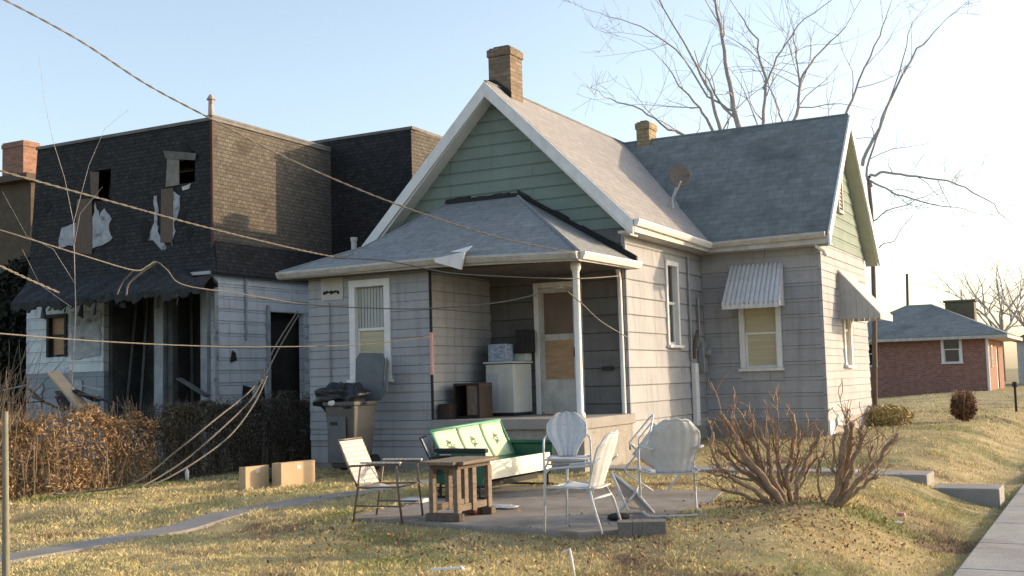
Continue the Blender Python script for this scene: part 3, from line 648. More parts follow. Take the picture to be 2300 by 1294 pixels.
# ------------------------------------------------------------------ FURNITURE
def shell_chair(p, rz, lab, tilt=None, scallop=False, fab=None, straight=False, sc=1):
    t = thing('metal_lawn_chair', p, lab, 'lawn chair', 'white metal shell-back lawn chairs', rz)
    if tilt:
        t.rotation_mode = 'XYZ'; t.rotation_euler = tilt
    fab = fab or metal_w; t.scale = (sc, sc, sc)
    # local: faces -Y; back at +Y
    wb = .225
    def back(u, v):  # u across, v up
        a = (u-.5)*2
        prof = [.72, .80, .90, 1.0, 1.06, 1.06, .98, .74][min(7, int(v*7.001))]
        v7 = v*7; i = min(6, int(v7)); ft = v7-i; L = [.70, .76, .86, .96, 1.02, 1.02, .93, .66]
        wd = wb*(L[i]*(1-ft)+L[i+1]*ft)
        if scallop and v < .45: wd *= .62+.38*(v/.45)**1.5
        z = .39+v*.50+(-.03*(a*a) if v > .8 else 0)+(.009*math.cos(a*math.pi*3) if v > .9 else 0)
        y = .20+v*.17-.055*a*a+(.0025*math.cos(a*math.pi*5) if not scallop else 0)
        if scallop: y += .012*math.cos(a*math.pi*4)
        return (a*wd, y, z)
    q = MB(); q.grid(back, 30, 16); q.build('backrest', fab, t, True, world=False, solid=.010)
    q = MB()
    pts = [back(0, v/12) for v in range(13)]+[back(u/10, 1) for u in range(1, 11)]+[back(1, 1-v/12) for v in range(1, 13)]
    q.tube(pts, .010, 6); q.build('backrest_rim', fab, t, True, world=False)
    def seat(u, v):
        a = (u-.5)*2; wd = .215+.015*v
        y = .22-v*.46; z = .385+.025*v-.02*math.sin(v*math.pi)+.012*a*a-(.05*max(0, v-.88)/.12)
        return (a*wd, y, z)
    q = MB(); q.grid(seat, 8, 12); q.build('seat', metal_w, t, True, world=False, solid=.010)
    for sx in (-1, 1):
        x = sx*.265
        q = MB()
        if straight:
            q.tube([(sx*.21, .29, .66), (x, .20, .60), (x, .0, .585), (x, -.19, .57), (x, -.235, .53), (x, -.245, .42), (x, -.26, .0)], .012, 8); q.tube([(sx*.19, .16, .40), (x, .22, .26), (x*1.02, .30, .0)], .012, 8)
        else: q.tube([(sx*.21, .285, .62), (x, .22, .635), (x, 0, .63), (x, -.20, .625), (x, -.255, .59), (x, -.26, .52), (x, -.235, .25), (x, -.215, .06), (x, -.19, .018), (x, -.12, .014), (x, .25, .014), (x*.9, .29, .014)], .0125, 8)
        q.tube([(sx*.20, .10, .385), (x, .02, .40), (x, -.245, .40)], .010, 6); q.build('side_frame', metal_w, t, True, world=False)
    for L_ in ([(-.24, .21, .30), (.24, .21, .30)] if straight else [(-.24, .29, .014), (.24, .29, .014)], [(-.262, -.245, .385), (.262, -.245, .385)]):
        q = MB(); q.tube(L_, .011, 8); q.build('crossbar', metal_w, t, True, world=False)
    return t
def mv(x, y, dx, dy, z=.216):
    d = np.array([x, y, z])-CP; t_ = d @ F; q_ = onZ(1150+FPX*(d @ RR)/t_+dx, 647-FPX*(d @ UU)/t_+dy, z); return (q_[0], q_[1], z)
def face(dx, dy): return math.atan2(dy, dx)+math.pi/2   # local -Y -> (dx,dy)
PZ = .216
shell_chair(mv(2.63, -5.72, 22, 13), face(-.50, .87), 'upright white metal lawn chair at right end of patio, its grey back to the viewer')
shell_chair(mv(2.22, -6.93, 20, 17), face(-.98, -.05), 'white metal lawn chair facing left with the sunlit cream back, nearest the cinder block', straight=True, sc=.93)
shell_chair(mv(.62, -3.55, -4, 18), face(.42, -.9), 'bluish-white shell-back lawn chair facing the viewer behind the green glider end', scallop=True, straight=True)
t = thing('folding_stool', (2.45, -6.2, PZ), 'white-framed folding stool tipped over with its tan underside showing between the two right chairs', 'stool')
A = [at(1376, 1066, 11.05), at(1428, 1104, 10.95), at(1463, 1150, 10.8), at(1412, 1143, 10.75)]
q = MB(); q.prism(A, (0.02, .03, 0)); q.build('seat_panel', mat('tan_panel', (.26, .22, .18), (.32, .28, .23), 4, .8), t)
for L_ in ([at(1374, 1062, 11.05), at(1428, 1106, 10.93), at(1469, 1152, 10.78)], [at(1436, 1085, 10.98), at(1424, 1112, 10.9), at(1384, 1154, 10.72)], [at(1374, 1062, 11.05), at(1410, 1146, 10.74)]):
    q = MB(); q.tube(L_, .013, 7); q.build('leg', metal_w, t, True)
shell_chair(mv(1.62, -3.75, 40, 8, PZ+.28), 0, 'overturned white lawn chair with legs in the air by the side wall corner', tilt=(math.radians(-62), math.radians(35), math.radians(35)))
# end table
t = thing('side_table', (.97, -6.86, PZ), 'weathered brown wooden end table with slatted post legs in front of the green glider', 'table')
tx0, tx1, ty0, ty1 = .88, 1.19, -7.23, -6.57
q = MB()
for k in range(7):
    x0 = tx0-.08+k*(tx1-tx0+.16)/7; cut = .07 if k in (0, 6) else 0
    q.box(x0, x0+(tx1-tx0+.16)/7-.004, ty0-.08+cut, ty1+.08-cut, .735, .765)
q.build('table_top', wood_t, t, bevel=.004)
q = MB(); q.box(tx0, tx1, ty0+.02, ty1-.02, .69, .733); q.build('apron', wood_b, t)
for (x, y) in ((tx0, ty0), (tx1-.045, ty0), (tx0, ty1-.07), (tx1-.045, ty1-.07), (tx1-.045, ty0+.29), (tx0, ty0+.29)):
    q = MB(); q.box(x, x+.045, y, y+.075, .285, .69); q.build('leg', wood_t, t, bevel=.004)
for y in (ty0-.02, ty1-.07):
    q = MB(); q.box(tx0-.03, tx1+.03, y, y+.09, PZ, .284); q.build('foot', wood_b, t, bevel=.006)
for x in (tx1-.04, tx0+.015):
    q = MB(); q.box(x, x+.025, ty0+.075, ty1-.075, .30, .36); q.build('rail', wood_t, t)
q = MB(); q.box(1.0, 1.1, -6.75, -6.65, PZ, .28); tag(q.build('clay_pot', mat('rust_clay', (.16, .05, .04), None, 4, .8), bevel=.02), 'small rust-brown block lying under the wooden end table', 'pot')
# glider: length along Y, faces +X
G = onZ(1087, 1122, PZ); gx = G[0]; gy = G[1]+.02
t = thing('porch_glider', (gx-.3, gy+.8, PZ), 'vintage green and cream metal porch glider with a flower-punched pale green back', 'bench')
gl = 1.70; W_ = .60
def gback(u, v):
    y = gy+.03+u*(gl-.06); tt = v
    return (gx-W_+.10-.20*tt-.02*math.sin(tt*3.1), y, PZ+.38+(.36+.055*u)*tt)
q = MB()
for k in range(3):
    q.grid(lambda u, v, k=k: gback((k+.02+u*.96)/3, v), 6, 6)
q.build('backrest', metal_lg, t, True, solid=.012)
q = MB(); q.tube([gback(0, 1), gback(.5, 1), gback(1, 1)], .018, 8); q.tube([gback(0, 0), gback(0, 1)], .014, 6); q.tube([gback(1, 0), gback(1, 1)], .014, 6); q.build('back_trim', mat('green_edge_paint', (.10, .30, .18), (.14, .36, .23), 5, .45), t, True)
phg = mat('punched_hole_green', (.10, .17, .10), None, 3, .6)
for k in range(3):
    uc = (k+.5)/3; q = MB()
    for j in range(10):
        a = j/10*2*math.pi; r_ = .052 if j % 2 else .030
        for (r0, r1, wdt) in ((r_*.5, r_+.035, .010),):
            p0 = np.array(gback(uc+math.cos(a)*r0/gl, .5+math.sin(a)*r0/.46)); p1 = np.array(gback(uc+math.cos(a)*r1/gl, .5+math.sin(a)*r1/.46)); s_ = np.array([.012, 0, .004])
            tg = np.array([0, -math.sin(a), math.cos(a)])*wdt
            q.prism([p0+s_, (p0+p1)/2+s_+tg, p1+s_, (p0+p1)/2+s_-tg], (-.004, 0, 0))
    q.build('punched_flower', phg, t)

q = MB(); q.grid(lambda u, v: (gx-W_+.08+v*(W_-.10), gy+.03+u*(gl-.06), PZ+.38+.02*v-.035*math.sin(v*math.pi)), 8, 8); q.build('seat', metal_g, t, True, solid=.012)
q = MB(); q.prism([(gx-.01, gy+.03, PZ+.40), (gx-.01, gy+gl-.03, PZ+.40), (gx+.01, gy+gl-.03, PZ+.20), (gx+.01, gy+.03, PZ+.20)], (-.014, 0, 0)); q.build('front_apron', metal_c, t, bevel=.004)
for yy, nm in ((gy, 'n'), (gy+gl-.012, 'f')):
    q = MB(); q.prism([(gx-W_-.02, yy, PZ+.16), (gx-.02, yy, PZ+.14), (gx+.02, yy, PZ+.40), (gx+.02, yy, PZ+.50), (gx-W_+.0, yy, PZ+.50), (gx-W_-.05, yy, PZ+.40)], (0, .014, 0)); e_ = q.build('end_panel', metal_g, t, bevel=.004)
    q = MB(); q.box(gx-W_-.02, gx+.04, yy-.03, yy+.05, PZ+.50, PZ+.55); q.build('armrest', metal_k if nm == 'n' else metal_g, e_, bevel=.018)
    q = MB()
    for x in (gx-W_+.04, gx-.06): q.tube([(x, yy+.0, PZ+.15), (x, yy+.0, PZ+.01)], .014, 6)
    q.tube([(gx-W_, yy, PZ+.014), (gx+.02, yy, PZ+.014)], .014, 6); q.build('leg_frame', metal_k, t)
q = MB(); q.box(gx-.45, gx-.1, gy+.2, gy+gl-.2, PZ+.10, PZ+.16); q.build('spring_frame', metal_k, t)
# folding webbed lawn chair (left), faces +X
def fold_chair(p, rz, lab, webM, frM, sc=1, back=True):
    t = thing('folding_lawn_chair', p, lab, 'lawn chair', 'folding aluminium lawn chairs', rz); q = MB(); h = .26
    for s_ in (-1, 1):
        q = MB(); x = s_*h
        q.tube([(x, .24, .36), (x, .36, .60), (x, .47, .86)], .012, 6)                      # back upright
        q.tube([(x, .30, .0), (x, .25, .30), (x, .20, .60)], .012, 6)
        q.tube([(x*.97, -.27, .0), (x*.97, -.23, .35), (x*.97, -.21, .60)], .012, 6)
        q.tube([(x, .275, .17), (x, -.25, .17)], .010, 6)
        q.tube([(x, .33, .585), (x, .0, .60), (x, -.26, .60)], .013, 6)
        q.tube([(x, -.24, .37), (x, .24, .36)], .011, 6); q.build('side_frame', frM, t, True, world=False)
        q = MB(); q.box(x-.022, x+.022, -.27, .20, .612, .63); q.build('armrest', webM, t, world=False, bevel=.006)
    for L_ in ([(-h, .47, .86), (h, .47, .86)], [(-h, .28, .1), (h, .28, .1)], [(-h, -.25, .17), (h, -.25, .17)], [(-h, -.24, .37), (h, -.24, .37)]):
        q = MB(); q.tube(L_, .011, 6); q.build('crossbar', frM, t, True, world=False)
    q = MB(); q.grid(lambda u, v: ((u-.5)*2*h*.97, .25+.21*v, .38+.465*v), 4, 6); q.build('backrest', webM, t, world=False, solid=.008)
    q = MB(); q.grid(lambda u, v: ((u-.5)*2*h*.97, .24-.47*v, .365-.03*math.sin(v*3.14)), 4, 6); q.build('seat', webM, t, True, world=False, solid=.008)
    for o in t.children: pass
    t.scale = (sc, sc, sc); return t
fold_chair(mv(.05, -6.72, 8, 14, .2), face(.99, .12), 'folding lawn chair with pale woven back facing right at the left patio corner', webb, mat('tarnished_aluminium', (.13, .10, .08), (.20, .16, .13), 5, .5, metal=.3), .90)
# low grey mesh lounge between chair and glider
fold_chair((-.02, -5.2, .2), face(.9, .4), 'faded lilac folding lawn chair half hidden behind the brown end table', mesh_g, metal_k, .80)
# cinder block
t = thing('cinder_block', (3.08, -7.42, .13), 'grey concrete block lying at the front patio corner', 'cinder block')
q = MB(); wallbox(q, 'y', 0, -1, .19, -.2, .2, .0, .17, [(-.08, -.0, -.01, .055), ]); t.rotation_euler = (0, 0, math.radians(24)); q.build('block', mat('grey_block_concrete', (.13, .12, .115), (.19, .18, .17), 9, .95, .6), t, world=False, bevel=.006)
# dark bag under the chairs
p = onZ(1390, 1168, PZ); o = blob('plastic_pot', (p[0], p[1], PZ+.03), (.10, .10, .035), 8, metal_k, .2); tag(o, 'black flattened planter pot on the patio behind the concrete block', 'pot')
p = onZ(1150, 1128, PZ); o = blob('paper_sheet', (p[0]+.1, p[1]-.5, PZ+.012), (.22, .16, .012), 8, tornw, .35); tag(o, 'crumpled pale sheet lying flat on the patio right of the table', 'litter')
p = onZ(930, 1130, .21); q = MB(); q.box(p[0]-.12, p[0]+.14, p[1]-.12, p[1]+.12, PZ, PZ+.045); tag(q.build('tray', alu_w, bevel=.01), 'flat pale tray on the patio left of the end table', 'tray')
# litter bits
def scrap(px, py, z, sx, sy, sz, rz, mm, lab, cat='litter', name='litter_scrap'):
    p = onZ(px, py, z); t = MB(); t.prism([(-sx/2, -sy/2, 0), (sx/2, -sy*.4, 0), (sx*.42, sy/2, 0), (-sx*.35, sy*.45, 0)], (0, 0, sz))
    o = t.build(name, mm, bevel=sz*.2); o.location = (p[0], p[1], z); o.rotation_euler = (rng.uniform(-.2, .2), rng.uniform(-.2, .2), rz); tag(o, lab, cat); return o
scrap(1000, 1281, .13, .22, .05, .02, .5, litter_w, 'white splintered board at the bottom edge of the lawn')
scrap(1038, 1280, .13, .10, .03, .02, -.9, litter_w, 'short white stick right of the splintered board in the grass')
q = MB(); p = onZ(1290, 1294, .12); q.tube([p, p+[-.015, 0, .10], p+[-.03, 0, .185], p+[-.10, .02, .15]], .010, 6); tag(q.build('bent_wire', litter_w, None, True), 'bent white wire sticking up from the grass at bottom centre', 'wire')
scrap(1315, 1206, .15, .05, .04, .05, .3, litter_w, 'small white lump in front of the patio edge')
scrap(2012, 1177, .02, .12, .08, .02, .4, litter_w, 'white paper scrap in the bank right of the pruned shrub')
scrap(2025, 1158, .04, .06, .08, .03, 1.4, litter_p, 'pink scrap in the bank just above the white paper')
scrap(1905, 1158, .1, .06, .04, .03, .8, litter_w, 'tiny white scrap at the foot of the right shrub stems')
scrap(1672, 1172, .15, .10, .08, .05, .1, alu_g, 'grey can lying in the leaves left of the pruned shrub', 'can', 'can')

# ------------------------------------------------------------------ CABLES
def sag(p, q, n, s_): 
    p = np.array(p); q = np.array(q); return [p+(q-p)*k/n+np.array([0, 0, -s_*4*(k/n)*(1-k/n)]) for k in range(n+1)]
def cable(pts, r, mm, lab, n=6, twist=True, name='cable'):
    q = MB(); P = [np.array(p, float) for p in pts]
    # catmull-rom
    out = []
    for i in range(len(P)-1):
        p0 = P[max(i-1, 0)]; p1 = P[i]; p2 = P[i+1]; p3 = P[min(i+2, len(P)-1)]
        for k in range(n):
            t_ = k/n; out.append(.5*((2*p1)+(-p0+p2)*t_+(2*p0-5*p1+4*p2-p3)*t_**2+(-p0+3*p1-3*p2+p3)*t_**3))
    out.append(P[-1])
    if twist:
        dd = [0]
        for i in range(1, len(out)): dd.append(dd[-1]+np.linalg.norm(out[i]-out[i-1]))
        # resample finely and wind two strands
        L = dd[-1]; N = int(L/.035); xs = np.linspace(0, L, N); A = np.array(out); R_ = np.stack([np.interp(xs, dd, A[:, k]) for k in range(3)], 1)
        for ph in (0, math.pi):
            q.tube([R_[i]+r*.75*(RR*math.cos(xs[i]*22+ph)*.5+UU*math.sin(xs[i]*22+ph)) for i in range(N)], r*.72, 5)
    else: q.tube(out, r, 6)
    return tag(q.build(name, mm, None, True), lab, 'cable', 'cables and lines strung across the yard')
def pxl(L): return [at(*p) for p in L]
cable(pxl([(-60, -30, 10.5), (20, 5, 11), (180, 92, 11.6), (330, 190, 12.2), (480, 270, 12.7), (650, 358, 13.3), (880, 455, 13.9), (1100, 528, 14.4), (1255, 562, 14.8), (1296, 568, 15.0)]), .0085, rope_g, 'thick twisted cable running from the upper left sky to the porch roof corner')
cable(pxl([(-40, 372, 11), (40, 395, 11.3), (240, 450, 12.5), (480, 515, 14), (740, 575, 16.4), (795, 570, 17.2)]), .0085, rope, 'twisted cable crossing in front of the burnt house to the vent pipe')
cable(pxl([(-40, 505, 11), (60, 535, 11.3), (180, 572, 12), (300, 607, 13), (330, 598, 13.2), (350, 588, 13.3), (375, 606, 13.3), (412, 640, 13.5), (540, 660, 14.2), (690, 684, 15.2), (830, 692, 14.8), (960, 693, 14.6), (1130, 678, 14.5), (1262, 645, 14.5)]), .008, rope, 'thin slack line kinked at the burnt eave and drooping to the porch post', twist=False)
cable(pxl([(350, 589, 13.3), (310, 618, 13.3), (288, 640, 13.3), (284, 664, 13.3)]), .011, rope, 'short frayed end hanging left from the kinked line', twist=False)
cable(pxl([(300, 607, 13), (275, 635, 13.1), (263, 662, 13.1)]), .010, rope, 'second thinner frayed end hanging left of the kinked line', twist=False)
cable(pxl([(-40, 580, 9.5), (10, 602, 10), (70, 630, 10.6), (132, 657, 11.2)]), .009, rope, 'short tan cable end entering at the left edge below the others')
cable(pxl([(-40, 746, 10), (10, 750, 10.3), (230, 767, 12), (480, 778, 13.6), (700, 778, 15), (840, 772, 15.9), (965, 756, 16.6)]), .008, rope, 'nearly level clothesline from the left edge to the house corner', twist=False)
cable(pxl([(745, 580, 16), (860, 585, 15.6), (960, 604, 15.2), (1040, 616, 14.9), (1270, 626, 14.6), (1388, 620, 16.2)]), .008, rope, 'line slung along under the porch gutter', twist=False)
cable(pxl([(1275, 655, 14.6), (1310, 685, 15), (1350, 722, 15.6), (1408, 757, 16.6)]), .008, rope, 'short line descending from the porch post to the corner downspout', twist=False)
hc = np.array([XA-.02, YA-.06, 2.98])
for k, (a_, lab) in enumerate([([(668, 700, 17.6), (620, 775, 17), (592, 835, 16.5), (560, 880, 16), (480, 945, 15), (400, 1010, 14.6), (300, 1085, 14.3), (200, 1104, 14.2), (120, 1110, 13.9)], 'uppermost of the cords drooping from the house corner to the lawn'),
                              ([(672, 705, 17.6), (628, 780, 17), (596, 842, 16.3), (562, 900, 15.7), (490, 970, 14.9), (420, 1030, 14.5), (360, 1070, 14.2), (315, 1095, 13.9)], 'middle cord of those drooping from the house corner to the lawn'),
                              ([(600, 845, 16.2), (572, 905, 15.6), (520, 975, 14.9), (450, 1030, 14.4), (380, 1072, 14.0), (330, 1094, 13.8)], 'lowest cord of those drooping from the house corner to the lawn')]):
    cable(pxl(a_), .012, rope, lab, twist=False)
# clothes post at left edge
p = at(13, 1294, 8.6); p2 = at(12, 925, 8.6)
q = MB(); q.tube([p+[0, 0, -.3], p, (p+p2)/2, p2], [.030, .029, .024, .020], 8); tag(q.build('clothes_post', mat('old_grey_post_wood', (.16, .15, .11), (.26, .24, .18), 9, .9, stretch=(6, 1, 1)), None, True), 'slim weathered wooden post standing at the left edge of the lawn', 'post')

# ------------------------------------------------------------------ BURNT HOUSE
XR = -8.0; YN = -.43
nb = thing('burnt_house', (-10, 2, .2), 'fire-damaged two-storey house with black shingled upper walls, torn openings and a collapsed porch', 'house')
n_ = lambda *a: onY(*a, YN)
w1 = (-11.14, -10.62, 5.27, 5.88); w2 = (-8.98, -8.42, 5.38, 5.97)
m_ = MB(); wallbox(m_, 'y', YN, -1, .15, -12.72, XR-.013, 3.65, 6.50, [w1, w2]); m_.prism([(-12.72, YN, 6.5), (-12.72, YN+.15, 6.5), (-12.95, YN+.15, 3.75), (-12.95, YN, 3.75)], (0, 0, -.001)); m_.prism([(-12.719, YN, 6.5), (-12.98, YN, 3.7), (-12.719, YN, 3.7)], (0, .15, 0)); m_.build('mansard_front', black_sh, nb)
m_ = MB(); m_.prism([(XR-.002, YN+.151, 6.5), (XR-.002, 3.219, 6.62), (XR-.002, 3.219, 3.7), (XR-.002, YN+.151, 3.7)], (-.15, 0, 0)); m_.box(XR-.012, XR+.001, YN+.0012, YN+.15, 3.7, 6.499); m_.build('mansard_side', brown_sh, nb)
m_ = MB(); m_.tube([(XR, YN, 3.7), (XR, YN, 6.5)], .03, 4); m_.build('corner_strip', mat('reddish_brown_trim', (.10, .05, .04), None, 3, .8), nb)
m_ = MB(); m_.prism([(XR-.2, 3.22, 6.74), (-5.94, 3.22, 6.74), (-5.94, 3.22, 3.5), (XR-.2, 3.22, 3.5)], (0, .15, 0)); m_.build('mansard_front', black_sh, nb)
m_ = MB(); m_.prism([(-5.94, 3.23, 6.74), (-5.6, 9, 6.74), (-5.6, 9, 3.5), (-5.94, 3.23, 3.5)], (-.15, 0, 0)); m_.build('mansard_side', brown_sh, nb)
# side lower band flare
m_ = MB(); m_.prism([(XR+.0, YN, 4.25), (XR+.0, 3.2, 4.25), (XR+.14, 3.2, 3.62), (XR+.14, YN-.05, 3.62)], (-.1, 0, 0)); m_.build('mansard_skirt', black_sh, nb)
m_ = MB(); m_.prism([(-12.95, YN-.10, 3.62), (XR+.14, YN-.10, 3.62), (XR, YN-.006, 4.25), (-12.9, YN-.006, 4.25)], (0, .08, 0)); m_.build('mansard_skirt', black_sh, nb)
m_ = MB(); m_.box(-12.74, XR+.03, YN-.03, 3.2, 6.50, 6.56); m_.box(-12.74, -5.9, 3.202, 9, 6.74, 6.80); m_.box(XR-.1, XR+.04, YN-.04, 3.2, 6.561, 6.60); m_.build('parapet_cap', mat('parapet_coping', (.10, .10, .10), (.18, .17, .16), 5, .7), nb)
m_ = MB(); m_.box(-12.6, XR-.2, YN+.16, 3.1, 3.55, 3.6); m_.box(-12.6, XR-.16, 2.9, 3.1, .2, 6.45); m_.box(-12.75, -12.6, YN+.16, 3.1, .2, 6.45); m_.build('interior', char, nb)
# window stuff in mansard
def npoly(name, pts, mm, out=.02, th=.012, y=YN, lab=None):
    if name == 'torn_sheathing':
        o_ = []
        for i_ in range(len(pts)):
            a_, b_ = pts[i_], pts[(i_+1) % len(pts)]; o_.append(a_); n_m = max(1, int(math.hypot(a_[0]-b_[0], a_[1]-b_[1])/9))
            for k_ in range(1, n_m): o_.append((a_[0]+(b_[0]-a_[0])*k_/n_m+rng.uniform(-2.6, 2.6), a_[1]+(b_[1]-a_[1])*k_/n_m+rng.uniform(-2.6, 2.6)))
        pts = o_
    q = MB(); q.prism([onY(px, py, y-out) for px, py in pts], (0, th, 0)); o = q.build(name, mm, nb)
    if lab: o['label'] = lab
    return o
npoly('window_board', [(172, 448), (206, 446), (206, 572), (168, 568)], wood_b, .035, lab='brown board strip below the left upper window')
npoly('window_board', [(362, 425), (388, 422), (386, 545), (360, 545)], wood_b, .035)
npoly('window_board', [(376, 345), (402, 345), (402, 415), (372, 420)], mat('pale_grimy_board', (.17, .15, .13), (.24, .22, .19), 5, .8), .03)
npoly('window_board', [(202, 386), (222, 386), (220, 445), (204, 448)], wood_b, .03)
npoly('window_head', [(366, 338), (440, 344), (438, 360), (372, 356)], mat('scorched_header', (.09, .085, .08), (.15, .14, .13), 5, .8), .05)
npoly('torn_sheathing', [(138, 512), (170, 500), (166, 552), (132, 556), (134, 530)], tornw, .02)
npoly('torn_sheathing', [(206, 500), (214, 455), (222, 488), (234, 468), (250, 492), (244, 515), (252, 535), (228, 552), (204, 560)], tornw, .02)
npoly('torn_sheathing', [(346, 440), (352, 440), (356, 475), (354, 520), (374, 556), (368, 568), (344, 540), (332, 540), (346, 500)], tornw, .02)
npoly('torn_sheathing', [(388, 428), (404, 440), (400, 480), (390, 500), (394, 520), (386, 552), (382, 500)], tornw, .02)
npoly('torn_sheathing', [(408, 420), (428, 412), (424, 424), (410, 428)], trim_worn, .02)
# burnt porch roof
pts = []
m_ = MB()
def pent(u, v):
    x = -12.95+.85*v+u*(5.1-.25*v); z = 3.74-.50*v-.02*math.sin(u*9)*v+.018*math.sin(u*31+v*3)+.012*math.sin(u*77+v*9)-.03*v*math.sin(u*4); y = YN-.02-1.05*v
    if u > .86 and v < .45: z -= .35*(.45-v)/.45*min(1, (u-.86)/.05)
    return (x, y, z)
m_.grid(pent, 60, 12); m_.build('porch_roof', soot, nb, solid=.06)
m_ = MB()
def eave(u, v):
    p = np.array(pent(u, 1)); h_ = .11+.02*math.sin(u*23)+.03*math.sin(u*61+1)*math.sin(u*17)+.03*math.sin(u*170)*math.sin(u*41); return (p[0], p[1]-.03+.015*math.sin(u*90)*v, p[2]+.03-(h_+.03)*v)
m_.grid(eave, 120, 2)
m_.build('charred_eave', soot, nb, solid=.03)
m_ = MB(); m_.box(-8.95, -7.95, -.58, -.50, 3.60, 3.66); m_.build('eave_board', soffit, nb)
# ground floor front
G1 = YN-.0
m_ = MB(); wa = (-12.38, -11.80, 2.22, 3.08); wallbox(m_, 'y', G1, -1, .12, -13.0, -10.80, 1.9, 3.6, [wa]); laps(m_, 'y', G1, -1, -13.0, -10.80, 1.9, 3.3, [wa], .23, .016); m_.build('front_wall', siding_white, nb)
m_ = MB(); wallbox(m_, 'y', G1, -1, .12, -13.0, -10.80, .2, 1.898); m_.build('front_wall', mat('grey_lower_siding', (.20, .23, .26), (.26, .29, .32), 2, .8, .1, brick=(2, .2, .008, (.6, .6, .6), .05)), nb)
window(nb, 'y', G1, -1, *wa, fr=.07, frm=metal_k, paneM=plywood, sill=False)
npoly('torn_sheathing', [(160, 700), (226, 697), (224, 798), (160, 808)], tornw, .03)
npoly('torn_sheathing', [(155, 852), (183, 855), (184, 878), (150, 880)], tornw, .03); npoly('torn_sheathing', [(172, 885), (222, 888), (222, 922), (190, 910)], tornw, .03); npoly('torn_sheathing', [(62, 860), (95, 862), (92, 915), (64, 905)], tornw, .03)
m_ = MB(); m_.box(-10.80, XR-.15, YN+.9, YN+1.0, .2, 3.6); m_.box(-10.81, -10.70, YN+.121, YN+.9, .2, 3.6); m_.box(-9.43, -9.3, YN+.121, YN+.9, .2, 3.6); m_.build('porch_back_wall', sootwall, nb)
m_ = MB(); m_.box(-9.03, -8.15, YN+.88, YN+.899, .2, 3.2); m_.build('doorway', char, nb)
m_ = MB(); m_.box(-10.8, -8.0, YN+.05, YN+.9, .2, .9); m_.build('porch_deck', sootwall, nb)
for (x0, x1, mm) in ((-9.40, -9.17, mat('smoked_white_post', (.20, .22, .24), (.32, .34, .36), 3, .8, streak=.4)), (-9.04, -8.92, sootwall), (-8.24, -8.08, MATS['smoked_white_post'])):
    m_ = MB(); m_.box(x0, x1, YN-.08, YN+.06, .2, 3.5); m_.build('porch_post', mm, nb, bevel=.01)
# ground floor side x=-8
dd_ = (1.14, 2.22, .3, 2.98)
m_ = MB(); wallbox(m_, 'x', XR, 1, .12, YN+.02, 3.2, .2, 3.66, [dd_]); laps(m_, 'x', XR, 1, YN+.02, 3.2, .2, 3.6, [dd_], .23, .018); m_.build('side_wall', siding_white, nb)
m_ = MB(); m_.box(XR+.02, XR+.06, YN-.02, YN+.08, .3, 3.55); m_.box(XR+.02, XR+.06, 1.04, 1.12, .3, 3.1); m_.box(XR+.02, XR+.05, .42, .47, 2.4, 3.62); m_.build('corner_board', tornw, nb)
m_ = MB(); m_.box(XR-.3, XR-.2, 1.0, 2.4, .2, 3.1); m_.build('doorway', char, nb)
for (a_, b_, z0, z1) in [(.0, .18, 1.98, 2.16), (.3, .62, 1.0, 1.5), (.0, .14, .9, 1.1), (.75, .98, 1.1, 1.55)]:
    m_ = MB(); m_.prism([(XR+.022, a_, z0), (XR+.022, b_, z0+.04), (XR+.022, b_-.03, z1), (XR+.022, a_+.05, z1+.05)], (.008, 0, 0)); m_.build('soot_hole', char, nb)
m_ = MB(); wallbox(m_, 'y', 3.22, -1, .12, XR+.13, -5.94, .2, 3.5); laps(m_, 'y', 3.22, -1, XR+.13, -5.94, .2, 3.5, (), .23, .016); m_.build('rear_wall', siding_white, nb)
# vent pipe
p = onY(474, 262, YN+.1); m_ = MB(); m_.tube([p+[0, 0, -.1], p+[0, 0, .22], p+[.01, 0, .32]], [.06, .05, .055], 8); m_.tube([p+[0, 0, .32], p+[0, 0, .42]], [.085, .03], 8); m_.build('vent_pipe', mat('rusty_pink_pipe', (.30, .17, .14), (.5, .42, .4), 5, .6), nb)
# debris planks by the wall
def plank(a, b, w_, mm, lab):
    q = MB(); q.bar(a, b, w_, .03); tag(q.build('plank', mm), lab, 'plank', 'boards fallen at the burnt house')
plank(at(118, 835, 18.4), at(205, 935, 17.6), .22, card, 'wide sunlit board leaning over behind the hedge at left')
plank(at(130, 880, 18.2), at(178, 945, 17.6), .1, wood_b, 'narrow brown board lying beneath the wide leaning board')
plank(at(402, 850, 20.5), at(466, 890, 20), .12, sootwall, 'grey scorched board fallen across the burnt doorway')
plank(at(150, 825, 19.4), at(130, 850, 19.2), .08, tornw, 'short pale strip hanging below the torn white siding')

R_ = random.Random(31)
for k in range(14):
    a = pent(R_.uniform(.03, .97), 1); L_ = R_.uniform(.10, .38); q = MB(); w_ = R_.uniform(.015, .06)
    q.prism([(a[0], a[1]+.02, a[2]), (a[0]+w_, a[1]+.02, a[2]), (a[0]+w_*.7+R_.gauss(0, .05), a[1]+R_.gauss(0, .06), a[2]-L_), (a[0]+R_.gauss(0, .05), a[1]+R_.gauss(0, .06), a[2]-L_*.9)], (0, .01, 0)); q.build('hanging_scrap', R_.choice([soot, soot, sootwall]), nb)
for k in range(10):
    x_ = R_.uniform(-12.9, -8.4); z_ = R_.uniform(4.2, 6.2); q = MB(); s_ = R_.uniform(.05, .2); pts_ = [(x_+s_*math.cos(t_)*R_.uniform(.5, 1.4), YN-.012, z_+s_*1.3*math.sin(t_)*R_.uniform(.5, 1.4)) for t_ in [i*.9 for i in range(7)]]
    q.prism(pts_, (0, .01, 0)); q.build('burn_hole', char, nb)
